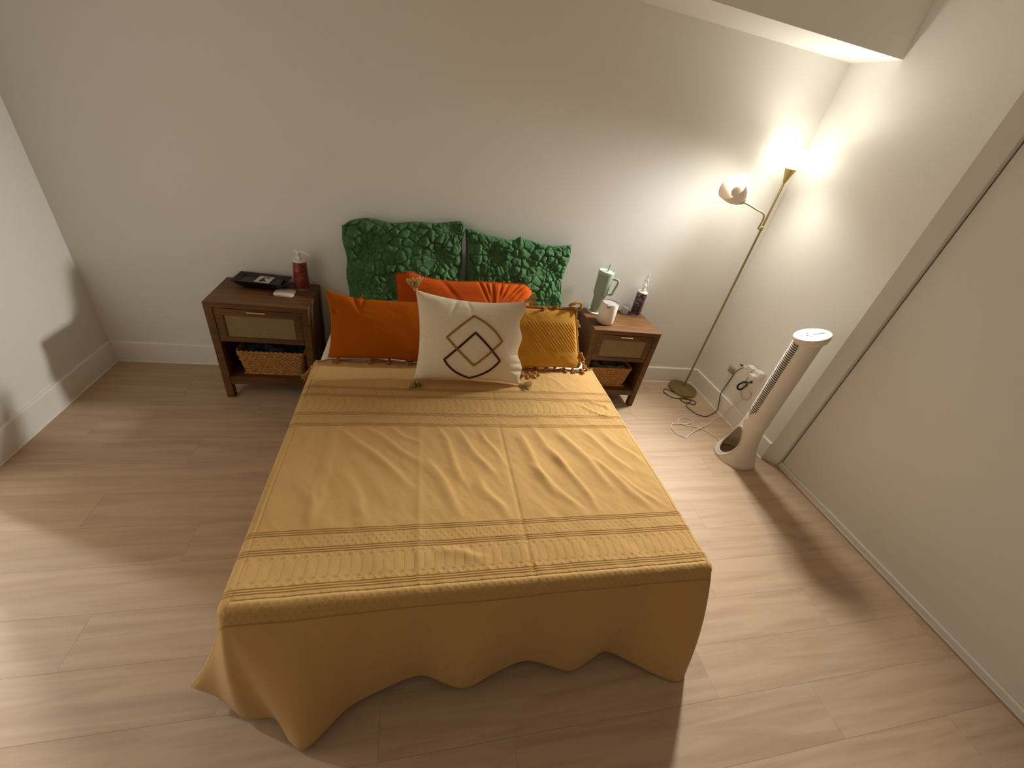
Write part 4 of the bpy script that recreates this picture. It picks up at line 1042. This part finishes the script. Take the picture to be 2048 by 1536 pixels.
# tilted control head with a handle lip at the back
bd = math.radians(-18)
T = Matrix.Translation(Vector((-0.010, -0.014, 0.940))) @ Matrix.Rotation(bd, 4, 'Z') @ Matrix.Rotation(math.radians(-22), 4, 'Y') @ Matrix.Scale(1.18, 4, (1, 0, 0))
lathe('control_head', M_FAN, fan, [(0.066, -0.030), (0.072, -0.018), (0.0785, 0.006), (0.0790, 0.012), (0.0765, 0.0165), (0.0740, 0.0175), (0.0, 0.0175)], 56, mtx=T)
bm = bmesh.new()
for (x0, x1, y0, y1) in ((0.0, 0.050, -0.003, 0.003), (-0.028, -0.018, -0.005, 0.005), (-0.020, -0.012, 0.016, 0.024), (-0.020, -0.012, -0.024, -0.016), (-0.052, -0.042, -0.005, 0.005)):
    for s in (0,):
        vs = [bm.verts.new(T @ Vector((x, y, z))) for z in (0.0174, 0.0182) for x, y in ((x0, y0), (x1, y0), (x1, y1), (x0, y1))]
        for f in ((0, 3, 2, 1), (4, 5, 6, 7), (0, 1, 5, 4), (1, 2, 6, 5), (2, 3, 7, 6), (3, 0, 4, 7)): bm.faces.new([vs[q] for q in f])
o = bm_obj('buttons', bm, M_GREYP, fan); o['label'] = 'grey printed buttons and slot'
bm = bmesh.new()
wc = [(2.215, -0.790, 0.006), (2.180, -0.770, 0.004), (2.174, -0.728, 0.004), (2.131, -0.657, 0.004), (2.078, -0.619, 0.004), (1.987, -0.592, 0.004), (1.947, -0.564, 0.004), (1.992, -0.517, 0.004), (2.048, -0.504, 0.004), (2.088, -0.535, 0.004), (2.065, -0.562, 0.005), (2.002, -0.586, 0.010),
      (1.895, -0.578, 0.005), (1.859, -0.621, 0.004), (1.862, -0.686, 0.004), (1.894, -0.717, 0.004), (1.918, -0.731, 0.004), (1.965, -0.696, 0.004), (2.084, -0.636, 0.010), (2.206, -0.578, 0.004), (2.279, -0.529, 0.004), (2.340, -0.500, 0.005), (2.384, -0.500, 0.020), (2.390, -0.512, 0.10), (2.398, -0.545, 0.20), (2.398, -0.575, 0.33)]
add_tube(bm, catmull([(x-FX, y-FY, z) for x, y, z in wc], 5), 0.0030, 7)
o = bm_obj('power_cord', bm, M_WCORD, fan, smooth=True); o['label'] = 'white power cord'

# ================================================================== WALL OUTLET GROUP
op = thing('wall_outlet', 'white outlet plate on the right wall behind the fan cord', 'outlet', (XR, -0.565, 0.385))
box('plate', M_WHITE, op, -0.006, 0.0, -0.040, 0.040, -0.065, 0.065, 0.002)
box('socket', M_WHITE, op, -0.009, -0.005, -0.018, 0.018, -0.048, -0.014, 0.002)
ex = thing('plug_extender', 'white multi-plug extender on the outlet above the cable loops', 'adapter', (XR-0.006, -0.555, 0.475))
bm = bmesh.new(); add_box(bm, -0.056, 0.0, -0.062, 0.000, -0.030, 0.020, 0.006, 3); bm_obj('body', bm, M_WHITE, ex, auto=40)
box('charger', M_WHITE, ex, -0.060, -0.010, 0.010, 0.066, -0.012, 0.014, 0.004, 2)
box('charger', M_WHITE, ex, -0.090, -0.046, -0.055, -0.010, -0.036, -0.008, 0.004, 2)
box('usb_plug', M_WHITE, ex, -0.052, -0.036, 0.066, 0.104, -0.028, -0.012, 0.002)
o = tube('black_plug', M_BLACK, ex, [(-0.044, 0.100, -0.020), (-0.044, 0.118, -0.026), (-0.042, 0.138, -0.030)], lambda s: 0.0085-0.004*s, 10); o['label'] = 'black plug end'
pb = box('plug_block', M_TAN, None, XR-0.020, XR-0.0005, -0.358, -0.310, 0.322, 0.368, 0.004, 2)
tag(pb, 'small tan plug block on the right wall beside the lamp cord', 'plug')
bm = bmesh.new()
cc = [(2.400, -0.545, 0.375), (2.400, -0.530, 0.360), (2.399, -0.505, 0.345), (2.398, -0.478, 0.315), (2.398, -0.466, 0.286), (2.398, -0.480, 0.272), (2.398, -0.505, 0.290), (2.397, -0.522, 0.325), (2.396, -0.520, 0.352), (2.394, -0.500, 0.352), (2.394, -0.474, 0.318), (2.394, -0.462, 0.284), (2.394, -0.482, 0.266), (2.394, -0.512, 0.288), (2.394, -0.536, 0.348)]
add_tube(bm, catmull(cc, 5), 0.0036, 7); bmesh.ops.create_icosphere(bm, subdivisions=2, radius=0.009, matrix=Matrix.Translation((2.398, -0.548, 0.378)))
o = bm_obj('cable_coil', bm, M_BLACK, None, smooth=True); tag(o, 'black cable coiled in a loop below the plug extender', 'cable')
bm = bmesh.new()
cc = [(2.402, -0.500, 0.44), (2.402, -0.498, 0.38), (2.404, -0.500, 0.30), (2.404, -0.512, 0.262), (2.404, -0.545, 0.232), (2.404, -0.585, 0.246), (2.404, -0.600, 0.285), (2.404, -0.588, 0.315)]
add_tube(bm, catmull(cc, 6), 0.0042, 7)
o = bm_obj('cable_loop', bm, M_CLEAR, None, smooth=True); tag(o, 'pale cable hanging in a loop below the black coil', 'cable')
